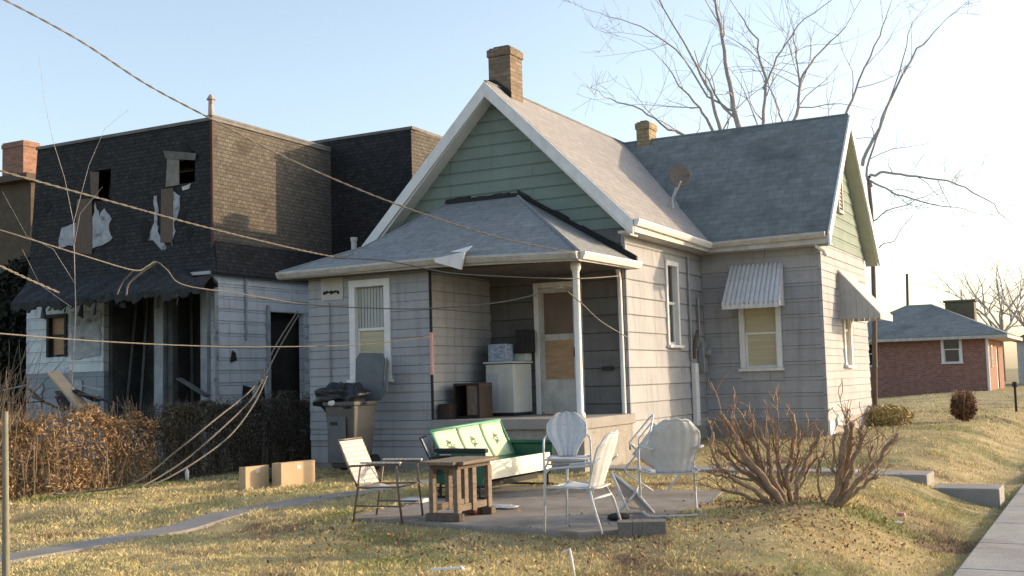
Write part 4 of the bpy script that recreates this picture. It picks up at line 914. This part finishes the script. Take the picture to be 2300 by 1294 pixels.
for k in range(9):   # charred studs and lath in the openings
    x_ = [-10.6, -10.2, -9.75, -8.85, -8.6, -8.4, -11.05, -10.8, -8.7][k]; z0_, z1_ = (.9, 3.3) if k < 6 else (5.2, 5.9); q = MB(); yy_ = YN+.35
    q.bar((x_, yy_, z0_), (x_+R_.gauss(0, .12), yy_+R_.uniform(0, .2), z1_), .05, .05); q.build('charred_stud', sootwall, nb)
heap = thing('debris_heap', at(150, 930, 18), 'heap of broken boards and siding scraps behind the left end of the hedge', 'debris heap')
for k in range(12):
    a = at(R_.uniform(60, 235), R_.uniform(860, 950), R_.uniform(17.2, 18.6)); d_ = np.array([R_.gauss(0, 1), R_.gauss(0, .4), R_.gauss(0, .5)]); d_ *= R_.uniform(.3, .8)/np.linalg.norm(d_)
    q = MB(); q.bar(a, a+d_, R_.uniform(.04, .18), .02); q.build('broken_board', R_.choice([tornw, wood_b, sootwall, char]), heap)

# brown house far left with red chimney
bh = thing('brown_house', (-17, 6, .2), 'brown neighbouring house partly hidden at the far left edge', 'house')
YQ = 2.5; a = onY(-160, 380, YQ); b_ = onY(76, 396, YQ); c_ = onY(66, 560, YQ)
m_ = MB(); m_.box(a[0]-2, b_[0]-.1, YQ, YQ+6, .2, b_[2]-.05); m_.build('wall', mat('dull_brown_wall', (.075, .055, .038), (.11, .085, .06), 4, .9, .3), bh)
m_ = MB(); m_.prism([(a[0]-2.2, YQ-.25, b_[2]-.1), (b_[0]+.05, YQ-.25, b_[2]-.1), (b_[0]+.05, YQ-.25, b_[2]+.06), (a[0]-2.2, YQ-.25, b_[2]+.06)], (0, 6.5, 0)); rf = m_.build('roof', mat('brown_roof_edge', (.10, .07, .055), None, 4, .9), bh)
c0 = onY(20, 320, YQ+1); c1 = onY(52, 400, YQ+1)
m_ = MB(); m_.box(c0[0]-.25, c1[0], YQ+1, YQ+1.5, c1[2]-.3, c0[2]); m_.box(c0[0]-.27, c1[0]+.02, YQ+.98, YQ+1.52, c0[2]-.15, c0[2]-.05); m_.build('chimney', brick_o, rf)

# ------------------------------------------------------------------ BRICK HOUSE (right)
kb = thing('brick_house', (-1, 40, .5), 'low red brick house with a grey hip roof beyond the lawn on the right', 'house')
bx0, bx1, by0, by1, bz0, bz1 = -4.6, 1.76, 36.7, 44.5, .2, 2.90
kw = (onY(2112, 756, by0), onY(2163, 814, by0)); kh = (kw[0][0], kw[1][0], kw[1][2], kw[0][2])
k2 = (onY(1952, 768, by0), onY(1972, 822, by0)); kh2 = (k2[0][0]-.4, k2[1][0], k2[1][2], k2[0][2])
m_ = MB(); wallbox(m_, 'y', by0, -1, .2, bx0, bx1, bz0, bz1, [kh, kh2]); m_.build('front_wall', brick_r, kb)
m_ = MB(); wallbox(m_, 'x', bx1, 1, .2, by0+.2, by1, bz0, bz1, [(38.2, 38.7, 1.5, 2.5), (41, 42, .5, 2.5)]); m_.build('side_wall', brick_o, kb)
m_ = MB(); m_.box(bx0, bx0+.2, by0+.2, by1, bz0, bz1); m_.box(bx0+.2, bx1-.2, by1-.2, by1, bz0, bz1); m_.build('back_wall', brick_r, kb)
window(kb, 'y', by0, -1, *kh, fr=.12, paneM=glass); window(kb, 'y', by0, -1, *kh2, fr=.12, paneM=glass)
window(kb, 'x', bx1, 1, 38.2, 38.7, 1.5, 2.5, fr=.08, paneM=glass, sill=False)
m_ = MB(); m_.box(bx1-.1, bx1-.06, 41, 42, .5, 2.5); m_.build('door', trim, kb)
ap = at(2065, 681, 53.0); zt = ap[2]; ax_, ay_ = ap[0], 40.6
ec = [(bx0-.5, by0-.55, bz1+.02), (bx1+.9, by0-.55, bz1+.02), (bx1+.9, by1+.5, bz1+.02), (bx0-.5, by1+.5, bz1+.02)]
R1 = (ax_-.8, ay_, zt); R2 = (ax_+.35, ay_, zt)
m_ = MB()
for p_ in ([ec[0], ec[1], R2, R1], [ec[1], ec[2], R2], [ec[2], ec[3], R1, R2], [ec[3], ec[0], R1]): m_.prism(p_, (0, 0, -.03))
rf = m_.build('roof', roof_d, kb)
m_ = MB(); m_.box(bx0-.5, bx1+.9, by0-.55, by1+.5, bz1-.14, bz1-.012); m_.build('eave_fascia', trim_worn, kb)
p0 = at(2122, 680, 56); p1 = at(2193, 714, 56)
m_ = MB(); m_.box(p0[0], p1[0], p0[1], p0[1]+1.0, p1[2]-.5, p0[2]); m_.box(p0[0]-.08, p1[0]+.08, p0[1]-.08, p0[1]+1.08, p0[2]+.001, p0[2]+.1); m_.build('chimney', mat('dark_chimney_brick', (.10, .09, .06), (.14, .12, .08), 4, .9), rf)
m_ = MB(); m_.tube([(bx1+.02, by0-.1, bz1-.1), (bx1+.02, by0-.1, .4)], .06, 8); m_.build('downspout', trim, kb)
p = at(2037, 700, 55); p2 = at(2037, 615, 55); m_ = MB(); m_.tube([p+[0, 0, -1.2], p2], .07, 6); m_.build('antenna_mast', wood_b, rf)
# pale far house at right edge
p = at(2278, 860, 62); q_ = at(2278, 752, 62)
fh = thing('far_house', (p[0]+3, p[1]+2, .5), 'distant pale garage with a dark red gable at the right edge', 'house')
m_ = MB(); m_.box(p[0]+.1, p[0]+6, p[1]+2, p[1]+8, .2, q_[2]-.3); m_.build('wall', trim_worn, fh)
m_ = MB(); m_.prism([(p[0]-.2, p[1]+1.7, q_[2]-.3), (p[0]+6.4, p[1]+1.7, q_[2]-.3), (p[0]+3.1, p[1]+1.7, q_[2]+1.3)], (0, 6.6, 0)); m_.build('roof', brick_r, fh)
m_ = MB(); m_.box(p[0]+.5, p[0]+1.6, p[1]+1.94, p[1]+1.99, .9, 2.2); m_.build('window', glass, fh)
p = onZ(2283, 925, .38); m_ = MB(); m_.tube([p, p+[0, 0, .62]], .03, 8); m_.tube([p+[0, 0, .62], p+[0, 0, .75]], [.07, .05], 8); tag(m_.build('post_lamp', metal_k), 'short dark garden post by the far walk at the right edge', 'post')
# far strip of drive in front of brick house
m_ = MB(); z_ = .42; m_.prism([(3.6, 20.0, z_), (9.5, 21.0, z_), (9.5, 22.2, z_), (3.6, 21.3, z_)], (0, 0, .02)); struct(m_.build('driveway', conc))

# ------------------------------------------------------------------ TREES
def branch(mb, p, d, L, r, lvl, R_, mx, nseg=5, wob=.16, up=.05, ratio=.62, kids=(3, 5), fan=.75):
    pts = [p]; rad = [r]; q = p.copy(); dd = d/np.linalg.norm(d)
    for k in range(nseg):
        dd = dd+np.array([R_.gauss(0, wob), R_.gauss(0, wob), R_.gauss(0, wob)+up]); dd /= np.linalg.norm(dd)
        q = q+dd*L/nseg; pts.append(q); rad.append(max(r*(1-.72*(k+1)/nseg), .004))
    mb.tube(pts, rad, 5 if r > .03 else 3, cap=False)
    if lvl < mx:
        for _ in range(R_.randint(*kids)):
            t_ = R_.uniform(.2, .98); i = min(nseg-1, int(t_*nseg)); f = t_*nseg-i; bp = pts[i]+(pts[i+1]-pts[i])*f
            rd = np.array([R_.gauss(0, 1), R_.gauss(0, 1), R_.gauss(0, .7)+.35]); rd /= np.linalg.norm(rd)
            nd = dd*(1-fan*.5)+rd*fan; branch(mb, bp, nd, L*ratio*R_.uniform(.6, 1.1), max(rad[i]*.62, .005), lvl+1, R_, mx, max(3, nseg-1), wob, up, ratio, kids, fan)
def limb(mb, pxs, r0, r1, R_, twL=1.6, twn=10, mx=1, jd=0):
    P = [at(*p) for p in pxs]; out = []
    for i in range(len(P)-1):
        for k in range(4): out.append(P[i]+(P[i+1]-P[i])*k/4+np.array([R_.gauss(0, .02) for _ in range(3)]))
    out.append(P[-1]); n = len(out); rad = [r0+(r1-r0)*i/(n-1) for i in range(n)]; mb.tube(out, rad, 6, cap=False)
    for _ in range(twn):
        i = R_.randint(n//5, n-2); d = out[i+1]-out[i]; d /= np.linalg.norm(d); rd = np.array([R_.gauss(0, 1) for _ in range(3)])
        branch(mb, out[i], d*.8+rd*.6, twL*R_.uniform(.5, 1.2), rad[i]*.5, 0, R_, mx, 5, .18, .05, .6, (2, 4))
    d = out[-1]-out[-2]; branch(mb, out[-1], d, twL, r1, 0, R_, mx+1, 5, .14, .03, .6, (3, 5))
D = 30
base = at(1715, 860, D); base[2] = .3
t = thing('bare_tree', base, 'large bare multi-stemmed tree rising behind the dark wing roof', 'tree', 'bare winter trees')
R_ = random.Random(3); m_ = MB(); tk = MB()
tk.tube([base, at(1712, 700, D), at(1708, 560, D), at(1700, 430, D)], [.40, .33, .30, .24], 10); tk.build('trunk', bark, t, True)
for L, r0, r1 in [([(1700, 440, D), (1660, 290, D), (1640, 190, D), (1622, 90, D), (1600, -40, D)], .15, .055),
                  ([(1690, 450, D), (1620, 300, D), (1595, 210, D), (1555, 130, D), (1475, -10, D)], .10, .03),
                  ([(1680, 460, D), (1600, 290, D), (1570, 240, D), (1525, 190, D), (1490, 140, D)], .08, .02),
                  ([(1702, 430, D), (1716, 270, D), (1718, 180, D), (1700, 90, D), (1660, 30, D)], .09, .03),
                  ([(1716, 200, D), (1745, 130, D), (1790, 60, D), (1868, 0, D)], .05, .02),
                  ([(1708, 430, D), (1790, 260, D), (1796, 180, D), (1830, 130, D), (1900, 60, D)], .09, .025),
                  ([(1794, 190, D), (1786, 110, D), (1780, 60, D)], .045, .02),
                  ([(1704, 430, D), (1755, 270, D), (1740, 220, D), (1700, 150, D)], .06, .02),
                  ([(1712, 430, D), (1895, 262, D), (1930, 180, D), (1975, 80, D), (2000, 10, D)], .08, .02),
                  ([(1700, 440, D+1), (1575, 320, D+1), (1500, 290, D+1), (1440, 245, D+1), (1370, 225, D+1), (1335, 200, D)], .07, .015),
                  ([(1650, 250, D), (1590, 215, D), (1520, 110, D), (1440, 60, D), (1350, 30, D)], .05, .015)]:
    limb(m_, L, r0*.62, r1*.5, R_, 2.0, 6)
m_.build('branches', bark_l, t, True)
D = 27; base = at(1962, 880, D); base[2] = .35
t = thing('bare_tree', base, 'slender bare tree close behind the sunlit gable end at right', 'tree', 'bare winter trees')
tk = MB(); tk.tube([base, at(1964, 700, D), at(1960, 560, D), at(1957, 470, D), at(1950, 400, D)], [.065, .058, .052, .048, .042], 8); tk.build('trunk', bark, t, True)
m_ = MB()
for L, r0, r1 in [([(1935, 372, D), (1965, 310, D), (2000, 220, D), (2060, 110, D), (2110, 60, D)], .07, .02),
                  ([(1957, 420, D), (1945, 380, D), (1975, 290, D), (2020, 160, D), (2050, 50, D)], .055, .015),
                  ([(1950, 398, D), (1985, 385, D), (2060, 395, D), (2150, 412, D), (2220, 450, D), (2270, 500, D)], .06, .012),
                  ([(1956, 405, D), (2000, 430, D), (2060, 450, D), (2130, 465, D), (2200, 478, D)], .04, .010),
                  ([(1960, 500, D), (1990, 475, D), (2060, 450, D), (2110, 425, D)], .03, .010),
                  ([(1960, 560, D), (2010, 540, D), (2060, 470, D)], .025, .008)]:
    limb(m_, L, r0*.65, r1*.6, R_, 1.3, 4)
m_.build('branches', bark_l, t, True)
def fartree(px, py, D, H, n, lab, seed, r=.16):
    R_ = random.Random(seed); b_ = at(px, py, D); b_[2] = .5
    t = thing('bare_tree', b_, lab, 'tree', 'bare winter trees'); tk = MB(); tk.tube([b_, b_+[0, 0, H*.3], b_+[.1, 0, H*.45]], [r, r*.8, r*.65], 7, cap=False); tk.build('trunk', bark, t, True)
    m_ = MB()
    for k in range(n): branch(m_, b_+np.array([0, 0, H*R_.uniform(.25, .45)]), np.array([R_.gauss(0, .6), R_.gauss(0, .6), 1.0]), H*.5, r*.5, 0, R_, 2, 5, .14, .06, .6, (4, 6), .8)
    m_.build('branches', bark_l, t, True)
fartree(2255, 850, 78, 9.5, 9, 'small bare tree behind the brick house roof on the right', 5)
fartree(2320, 850, 82, 8.5, 7, 'bare tree cut by the right edge beyond the brick house', 8)
# spindly sapling branches in front of burnt house
R_ = random.Random(12); b_ = at(150, 1080, 16.2); b_[2] = .2
t = thing('sapling', b_, 'thin leafless sapling reaching above the burnt house at left', 'tree'); m_ = MB()
m_.tube([b_, at(170, 700, 16), at(165, 500, 16), at(145, 400, 16)], [.010, .007, .005, .003], 5, cap=False); m_.build('trunk', bark_l, t, True)
m_ = MB()
for L in ([(145, 400), (120, 320), (100, 230), (88, 130)], [(165, 500), (200, 370), (235, 290), (290, 245)], [(170, 640), (120, 560), (60, 530), (5, 430)], [(165, 560), (180, 480), (230, 420)], [(160, 690), (90, 640), (50, 560)]):
    P = [at(x, y, 16) for x, y in L]; m_.tube(P, [.004, .003, .002, .0015][:len(P)] if len(P) == 4 else [.004, .003, .0015], 4, cap=False)
m_.build('branches', bark_l, t, True)
# far line of scrub at left behind burnt house (dark mass low left)
def leafmass(c, r, n, size, R_, seed=0):
    g = np.random.default_rng(seed)
    P = g.normal(0, 1, (n, 3)); P /= np.linalg.norm(P, axis=1)[:, None]; P *= g.uniform(.2, 1, (n, 1))**.5; P = P*np.array(r)+np.array(c)
    return P
def leafmesh(P, size, seed=0, jitter=.5, aspect=1.6):
    g = np.random.default_rng(seed); n = len(P); a = g.normal(0, 1, (n, 3)); a /= np.linalg.norm(a, axis=1)[:, None]; b = np.cross(a, g.normal(0, 1, (n, 3))); b /= np.linalg.norm(b, axis=1)[:, None]
    s = size*g.uniform(1-jitter, 1+jitter, (n, 1)); V = np.stack([P-a*s*aspect, P-b*s*.6, P+a*s*aspect, P+b*s*.6], 1).reshape(-1, 3)
    mb = MB(); mb.v = V.tolist(); mb.f = [(4*i, 4*i+1, 4*i+2, 4*i+3) for i in range(n)]; return mb
# HEDGE along the lot line
g = np.random.default_rng(5)
hd = thing('hedge', (-5.75, -4, .2), 'dry brown clipped hedge running along the left lot line', 'hedge')
n = 90000; y = g.uniform(-9.6, 3.0, n); top = 1.17+.10*smooth(y, -4.4, -2)+.07*np.sin(y*3.1)+.06*np.sin(y*7.7)+.05*np.sin(y*17)
u = g.uniform(0, 1, n); z = .18+(top-.18)*u**.9; xx = np.where(g.uniform(0, 1, n) < .72, -5.45-np.abs(g.normal(0, .09, n))+.06*np.sin(y*4)+.06*np.sin(z*7+y*2), g.uniform(-6.25, -5.4, n))
z = np.where(g.uniform(0, 1, n) < .22, top-np.abs(g.normal(0, .06, n)), z)
kp = g.uniform(0, 1, n) < np.clip(.72+.5*np.sin(y*2.2+z*2)*np.sin(z*5+y*3.3), .12, 1); A_ = np.stack([xx, y, z], 1); leafmesh(A_[kp & (y < -4.42)], .0145, 3, aspect=2.0).build('foliage', hedge_m, hd)
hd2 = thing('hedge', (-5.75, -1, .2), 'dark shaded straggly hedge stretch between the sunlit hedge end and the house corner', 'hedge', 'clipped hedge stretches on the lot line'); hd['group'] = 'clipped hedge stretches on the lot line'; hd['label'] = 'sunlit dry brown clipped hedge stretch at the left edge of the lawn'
leafmesh((A_+np.array([-.12, 0, 0])*(g.uniform(0, 1, (n, 1)) < .5))[kp & (y > -4.42)], .0145, 4, aspect=2.0).build('foliage', mat('hedge_leaves_shaded', (.055, .05, .038), (.115, .095, .065), 3, .85, island=.5, coord='P'), hd2)  # same hedge past the shadow edge; house shade is put into the leaf colour
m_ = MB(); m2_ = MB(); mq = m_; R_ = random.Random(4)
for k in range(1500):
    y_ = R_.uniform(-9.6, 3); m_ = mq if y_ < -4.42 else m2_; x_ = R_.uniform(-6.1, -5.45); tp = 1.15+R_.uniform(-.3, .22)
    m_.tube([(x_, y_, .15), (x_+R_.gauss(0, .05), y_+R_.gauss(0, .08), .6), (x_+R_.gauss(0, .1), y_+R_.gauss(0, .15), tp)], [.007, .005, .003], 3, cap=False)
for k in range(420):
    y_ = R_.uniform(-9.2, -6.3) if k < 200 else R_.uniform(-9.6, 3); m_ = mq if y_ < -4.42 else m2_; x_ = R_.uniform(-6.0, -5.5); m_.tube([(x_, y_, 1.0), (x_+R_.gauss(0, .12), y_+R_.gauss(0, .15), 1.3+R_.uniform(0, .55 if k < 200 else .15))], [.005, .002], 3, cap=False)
mq.build('twigs', hedge_t, hd); m2_.build('twigs', mat('hedge_twigs_shaded', (.06, .05, .042), (.12, .10, .08), 5, .9, coord='P'), hd2)  # second twig set coloured darker for the house shade
# tall scrub at far left behind hedge
P = leafmass((-9.5, -4.6, .9), (.9, 1.3, .75), 5000, .03, None, 4)
sc = thing('scrub_bush', (-9.2, -4.6, .2), 'dark tangled bush behind the hedge at the far left', 'bush'); leafmesh(P, .028, 6).build('foliage', hedge_m, sc)
m_ = MB()
for k in range(120): 
    a_ = R_.uniform(-1, 1); m_.tube([(-9.4, -4.6+a_*.5, .2), (-9.4+R_.gauss(0, .3), -4.6+a_, 1.2), (-9.4+R_.gauss(0, .6), -4.6+a_*1.6, 1.6+R_.uniform(0, .9))], [.012, .008, .003], 3, cap=False)
m_.build('stems', hedge_t, sc)
P = leafmass((-14.6, 1.0, 2.6), (1.3, 1.0, 2.0), 16000, .05, None, 14)
sc = thing('evergreen_bush', (-14.6, 1.0, .2), 'tall nearly black evergreen beside the burnt house at the left edge', 'bush'); leafmesh(P, .06, 16).build('foliage', mat('dark_evergreen_leaves', (.010, .014, .010), (.03, .035, .02), 2, .8, island=.4, coord='P'), sc)
m_ = MB(); m_.tube([(-14.6, 1, .1), (-14.6, 1, 2), (-14.5, 1, 3.8)], [.12, .09, .03], 7); m_.build('trunk', bark, sc)

# PRUNED SHRUB
def px_stems(root, L, r, mm, R_, tw, seed):
    m_ = MB(); tm = MB()
    for (pts, r0) in L:
        P = [at(*p) for p in pts]; out = []
        for i in range(len(P)-1):
            for k in range(4): out.append(P[i]+(P[i+1]-P[i])*k/4+np.array([R_.gauss(0, .009) for _ in range(3)]))
        out.append(P[-1]); n = len(out); m_.tube(out, [r0*1.3*(1-.35*i/n)*(1+R_.uniform(-.1, .1)) for i in range(n)], 7)
        for _ in range(tw):
            i = R_.randint(n//3, n-1); d = out[i]-out[i-1]; d /= np.linalg.norm(d)
            branch(tm, out[i], d*.5+np.array([R_.gauss(0, .5), R_.gauss(0, .5), R_.uniform(.3, 1)]), R_.uniform(.10, .34), .004, 0, R_, 1, 4, .2, .1, .6, (1, 3))
    m_.build('stems', mm, root, True); tm.build('twigs', twig_r, root, True)
p = onZ(1775, 1150, .22); R_ = random.Random(21); d = 10.6
t = thing('pruned_shrub', p, 'larger hard-pruned shrub with reddish twigs in front of the awning window', 'shrub', 'pruned shrubs beside the patio')
px_stems(t, [([(1780, 1152, d), (1725, 1090, d), (1668, 1020, d+.1), (1640, 960, d+.2), (1612, 925, d+.2)], .026),
             ([(1775, 1150, d), (1740, 1085, d+.1), (1722, 1010, d+.2), (1704, 960, d+.3)], .022),
             ([(1770, 1150, d), (1700, 1105, d-.1), (1640, 1072, d-.1), (1604, 1035, d-.1), (1600, 970, d)], .018),
             ([(1765, 1150, d), (1712, 1070, d+.2), (1690, 1000, d+.3), (1650, 975, d+.3)], .024),
             ([(1785, 1150, d), (1768, 1080, d+.2), (1782, 1000, d+.3), (1780, 930, d+.4)], .020),
             ([(1785, 1150, d), (1790, 1080, d), (1820, 1020, d+.1), (1848, 965, d+.1)], .020),
             ([(1768, 1152, d), (1748, 1070, d+.4), (1748, 990, d+.5)], .016),
             ([(1760, 1150, d), (1690, 1120, d+.1), (1620, 1100, d+.2)], .014)]+
             [([(1770+R_.uniform(-25, 40), 1152, d+.1), (1770+(ex-1770)*.4+R_.uniform(-15, 15), 1080+R_.uniform(-15, 15), d+.2), (1770+(ex-1770)*.75+R_.uniform(-10, 10), 1020+(ey-960)*.5, d+.3), (ex, ey, d+R_.uniform(0, .5))], R_.uniform(.008, .015)) for ex, ey in [(1625, 990), (1650, 940), (1690, 945), (1735, 960), (1800, 985), (1835, 1020), (1745, 915), (1610, 1010), (1640, 1040), (1590, 1060)]], 0, bark_s, R_, 7, 1)
p = onZ(1868, 1150, .15); t = thing('pruned_shrub', p, 'smaller pruned shrub of thick cut stems standing nearer the steps', 'shrub', 'pruned shrubs beside the patio'); d = 10.55
px_stems(t, [([(1862, 1152, d), (1884, 1085, d), (1894, 1020, d), (1900, 955, d)], .028), ([(1868, 1152, d), (1892, 1080, d+.1), (1908, 1010, d+.1), (1914, 950, d+.1)], .030),
             ([(1872, 1150, d), (1908, 1075, d), (1928, 1010, d), (1940, 955, d)], .022), ([(1875, 1150, d), (1925, 1085, d-.1), (1975, 1030, d-.1), (2018, 975, d-.1)], .022),
             ([(1870, 1150, d), (1918, 1105, d-.2), (1955, 1075, d-.2), (1975, 1072, d-.2)], .016), ([(1860, 1150, d), (1835, 1090, d+.1), (1840, 1030, d+.1)], .012), ([(1866, 1152, d), (1880, 1100, d), (1870, 1040, d), (1878, 975, d)], .012), ([(1870, 1152, d), (1915, 1090, d), (1950, 1050, d), (1962, 1000, d)], .011)], 0, bark_s, R_, 7, 2)
# round bush far right
p = onZ(2165, 946, .42); P = leafmass((p[0], p[1]+.1, p[2]+.30), (.26, .26, .31), 1700, .03, None, 9)
t = thing('round_bush', p, 'small rounded reddish-brown bush alone on the right lawn', 'bush'); leafmesh(P, .026, 19, aspect=2.2).build('foliage', shrub_far, t)
m_ = MB(); R_ = random.Random(6)
for k in range(90): a_ = R_.uniform(0, 6.28); rr_ = R_.uniform(.1, .28); m_.tube([p, p+[math.cos(a_)*rr_*.7, math.sin(a_)*rr_*.7, .45], p+[math.cos(a_)*rr_, math.sin(a_)*rr_, .48+R_.uniform(0, .2)]], [.008, .006, .003], 3, cap=False)
m_.build('stems', twig_r, t)
# thin shrub at the brick house foot and by wing corner
p = onZ(1975, 955, .42); t = thing('low_shrub', p, 'dry straw-coloured shrub at the foot of the sunlit gable wall', 'shrub'); P = leafmass((p[0]+.1, p[1]+.2, p[2]+.15), (.55, .5, .25), 1500, .05, None, 35); leafmesh(P, .02, 36, aspect=3).build('foliage', mat('dry_straw_leaves', (.28, .22, .08), (.40, .30, .13), 3, .8, coord='P', island=.3), t)

# ------------------------------------------------------------------ GRASS (stuff)
def inpoly(x, y, poly):
    c = np.zeros(len(x), bool); n = len(poly)
    for i in range(n):
        x0, y0 = poly[i]; x1, y1 = poly[(i+1) % n]
        cond = ((y0 > y) != (y1 > y)) & (x < (x1-x0)*(y-y0)/(y1-y0+1e-12)+x0); c ^= cond
    return c
def blades(n, lo, hi, h0, h1, wd, seed, tuft=1, spread=1):
    g = np.random.default_rng(seed)
    # sample by image position on plane so density follows the view, real world coords result
    px = g.uniform(-60, 2400, n); py = g.uniform(lo, hi, n)
    D_ = F[None, :]+RR[None, :]*((px-1150)/FPX)[:, None]-UU[None, :]*((py-647)/FPX)[:, None]
    t_ = (.2-CP[2])/D_[:, 2]; ok = (t_ > 0) & (t_ < 60); x = CP[0]+D_[:, 0]*t_; y = CP[1]+D_[:, 1]*t_; x = x[ok]; y = y[ok]
    if tuft > 1:
        n0 = len(x)//tuft; D0 = np.hypot(x[:n0]-CP[0], y[:n0]-CP[1])/11; x = np.repeat(x[:n0], tuft)+g.normal(0, 1, n0*tuft)*np.repeat(D0, tuft)*.028*spread; y = np.repeat(y[:n0], tuft)+g.normal(0, 1, n0*tuft)*np.repeat(D0, tuft)*.028*spread
    z = hgt(x, y)
    bad = inpoly(x, y, patio_pts)
    px0 = -1.98+(y+9.8)*.075; edge = .05*np.sin(y*5.3)*np.sin(y*2.1+1)+g.uniform(-.05, .05, len(x)); bad |= (x > px0+.02+edge*1.6) & (x < px0+.38+edge*1.6) & (y < -2.6) & (g.uniform(0, 1, len(x)) < .96)
    bad |= (x > -.1) & (x < 5.33) & (y > -1.55+edge*.6) & (y < -.95+edge)
    bad |= (x > 5.43+edge) & (x < 7.05)
    bad |= (x > XA) & (x < .1) & (y > YA) & (y < 9.3); bad |= (x > -.1) & (x < XW) & (y > YW) & (y < YW2)
    bad |= (x < -5.4); bad |= (x > bx0) & (x < bx1) & (y > by0)
    bad |= (((x-4.0)**2+(y+5.7)**2) < .35) & (g.uniform(0, 1, len(x)) < .7)
    # patchiness
    cl = .5+.5*np.sin(x*2.3+1.7*np.sin(y*1.9))*np.sin(y*2.7+1.3*np.sin(x*3.1))
    bad |= g.uniform(0, 1, len(x)) > (.55+.45*cl)
    x, y, z, cl = x[~bad], y[~bad], z[~bad], cl[~bad]; n = len(x)
    dist = np.hypot(x-CP[0], y-CP[1])
    sc = np.clip(dist/11, .7, 4)
    h = g.uniform(h0, h1, n)*(.6+.8*cl)*np.clip(sc, .8, 1.6); ang = g.uniform(0, 2*np.pi, n); lean = g.normal(0, .6, n)*h; la = g.uniform(0, 2*np.pi, n)
    w2 = wd*sc*g.uniform(.6, 1.4, n)
    ax, ay = np.cos(ang)*w2, np.sin(ang)*w2; lx, ly = np.cos(la)*lean, np.sin(la)*lean
    V = np.stack([np.stack([x-ax, y-ay, z-.01], 1), np.stack([x+ax, y+ay, z-.01], 1), np.stack([x+ax*.6+lx*.45, y+ay*.6+ly*.45, z+h*.6], 1), np.stack([x+lx, y+ly, z+h], 1)], 1)
    return V
def grass():
    V = np.concatenate([blades(150000, 1085, 1330, .010, .030, .0019, 1), blades(170000, 1085, 1330, .014, .042, .0019, 11, 26, 1.2), blades(80000, 930, 1120, .010, .026, .0024, 2), blades(70000, 930, 1120, .012, .032, .0024, 12, 22, 1.4), blades(50000, 868, 960, .010, .026, .003, 3)])
    n = len(V); V = V.reshape(-1, 3); me = bpy.data.meshes.new('grass'); me.vertices.add(len(V)); me.vertices.foreach_set('co', V.ravel())
    li = np.arange(n)[:, None]*4+np.array([[0, 1, 2, 0, 2, 3]]); me.loops.add(n*6); me.loops.foreach_set('vertex_index', li.ravel().astype(np.int32))
    me.polygons.add(n*2); me.polygons.foreach_set('loop_start', np.arange(0, n*6, 3, dtype=np.int32)); me.update(calc_edges=True); me.validate()
    me.materials.append(grass_m); o = bpy.data.objects.new('grass', me); COL.objects.link(o); tag(o, 'dormant tan and olive lawn grass', 'grass', kind='stuff')
grass()
# leaf litter
g = np.random.default_rng(77); 
A = np.concatenate([np.stack([g.normal(3.9, .75, 1500), g.normal(-6.0, .75, 1500)], 1), np.stack([g.uniform(-.5, 3.4, 500), g.normal(-7.75, .16, 500)], 1), np.stack([g.normal(3.0, 1.5, 600), g.normal(-8.4, .8, 600)], 1), np.stack([g.uniform(-5.3, 5, 500), g.uniform(-9, 0, 500)], 1), np.stack([g.normal(1.2, .9, 260), g.normal(-8.6, .5, 260)], 1)])
A = A[(A[:, 0] < 5.3)]
zz = hgt(A[:, 0], A[:, 1])+g.uniform(.012, .045, len(A)); ip = inpoly(A[:, 0], A[:, 1], patio_pts); zz = np.where(ip, .222, zz)
keep = ~ip | (g.uniform(0, 1, len(A)) < .25); A = A[keep]; zz = zz[keep]
inH = (A[:, 0] > XA) & (A[:, 0] < .1) & (A[:, 1] > YA); A = A[~inH]; zz = zz[~inH]
lm = leafmesh(np.stack([A[:, 0], A[:, 1], zz], 1), .014, 8, .5, 1.1); tag(lm.build('leaf_litter', leaf_m), 'scattered dead brown leaves around the patio and shrubs', 'leaves', kind='stuff')
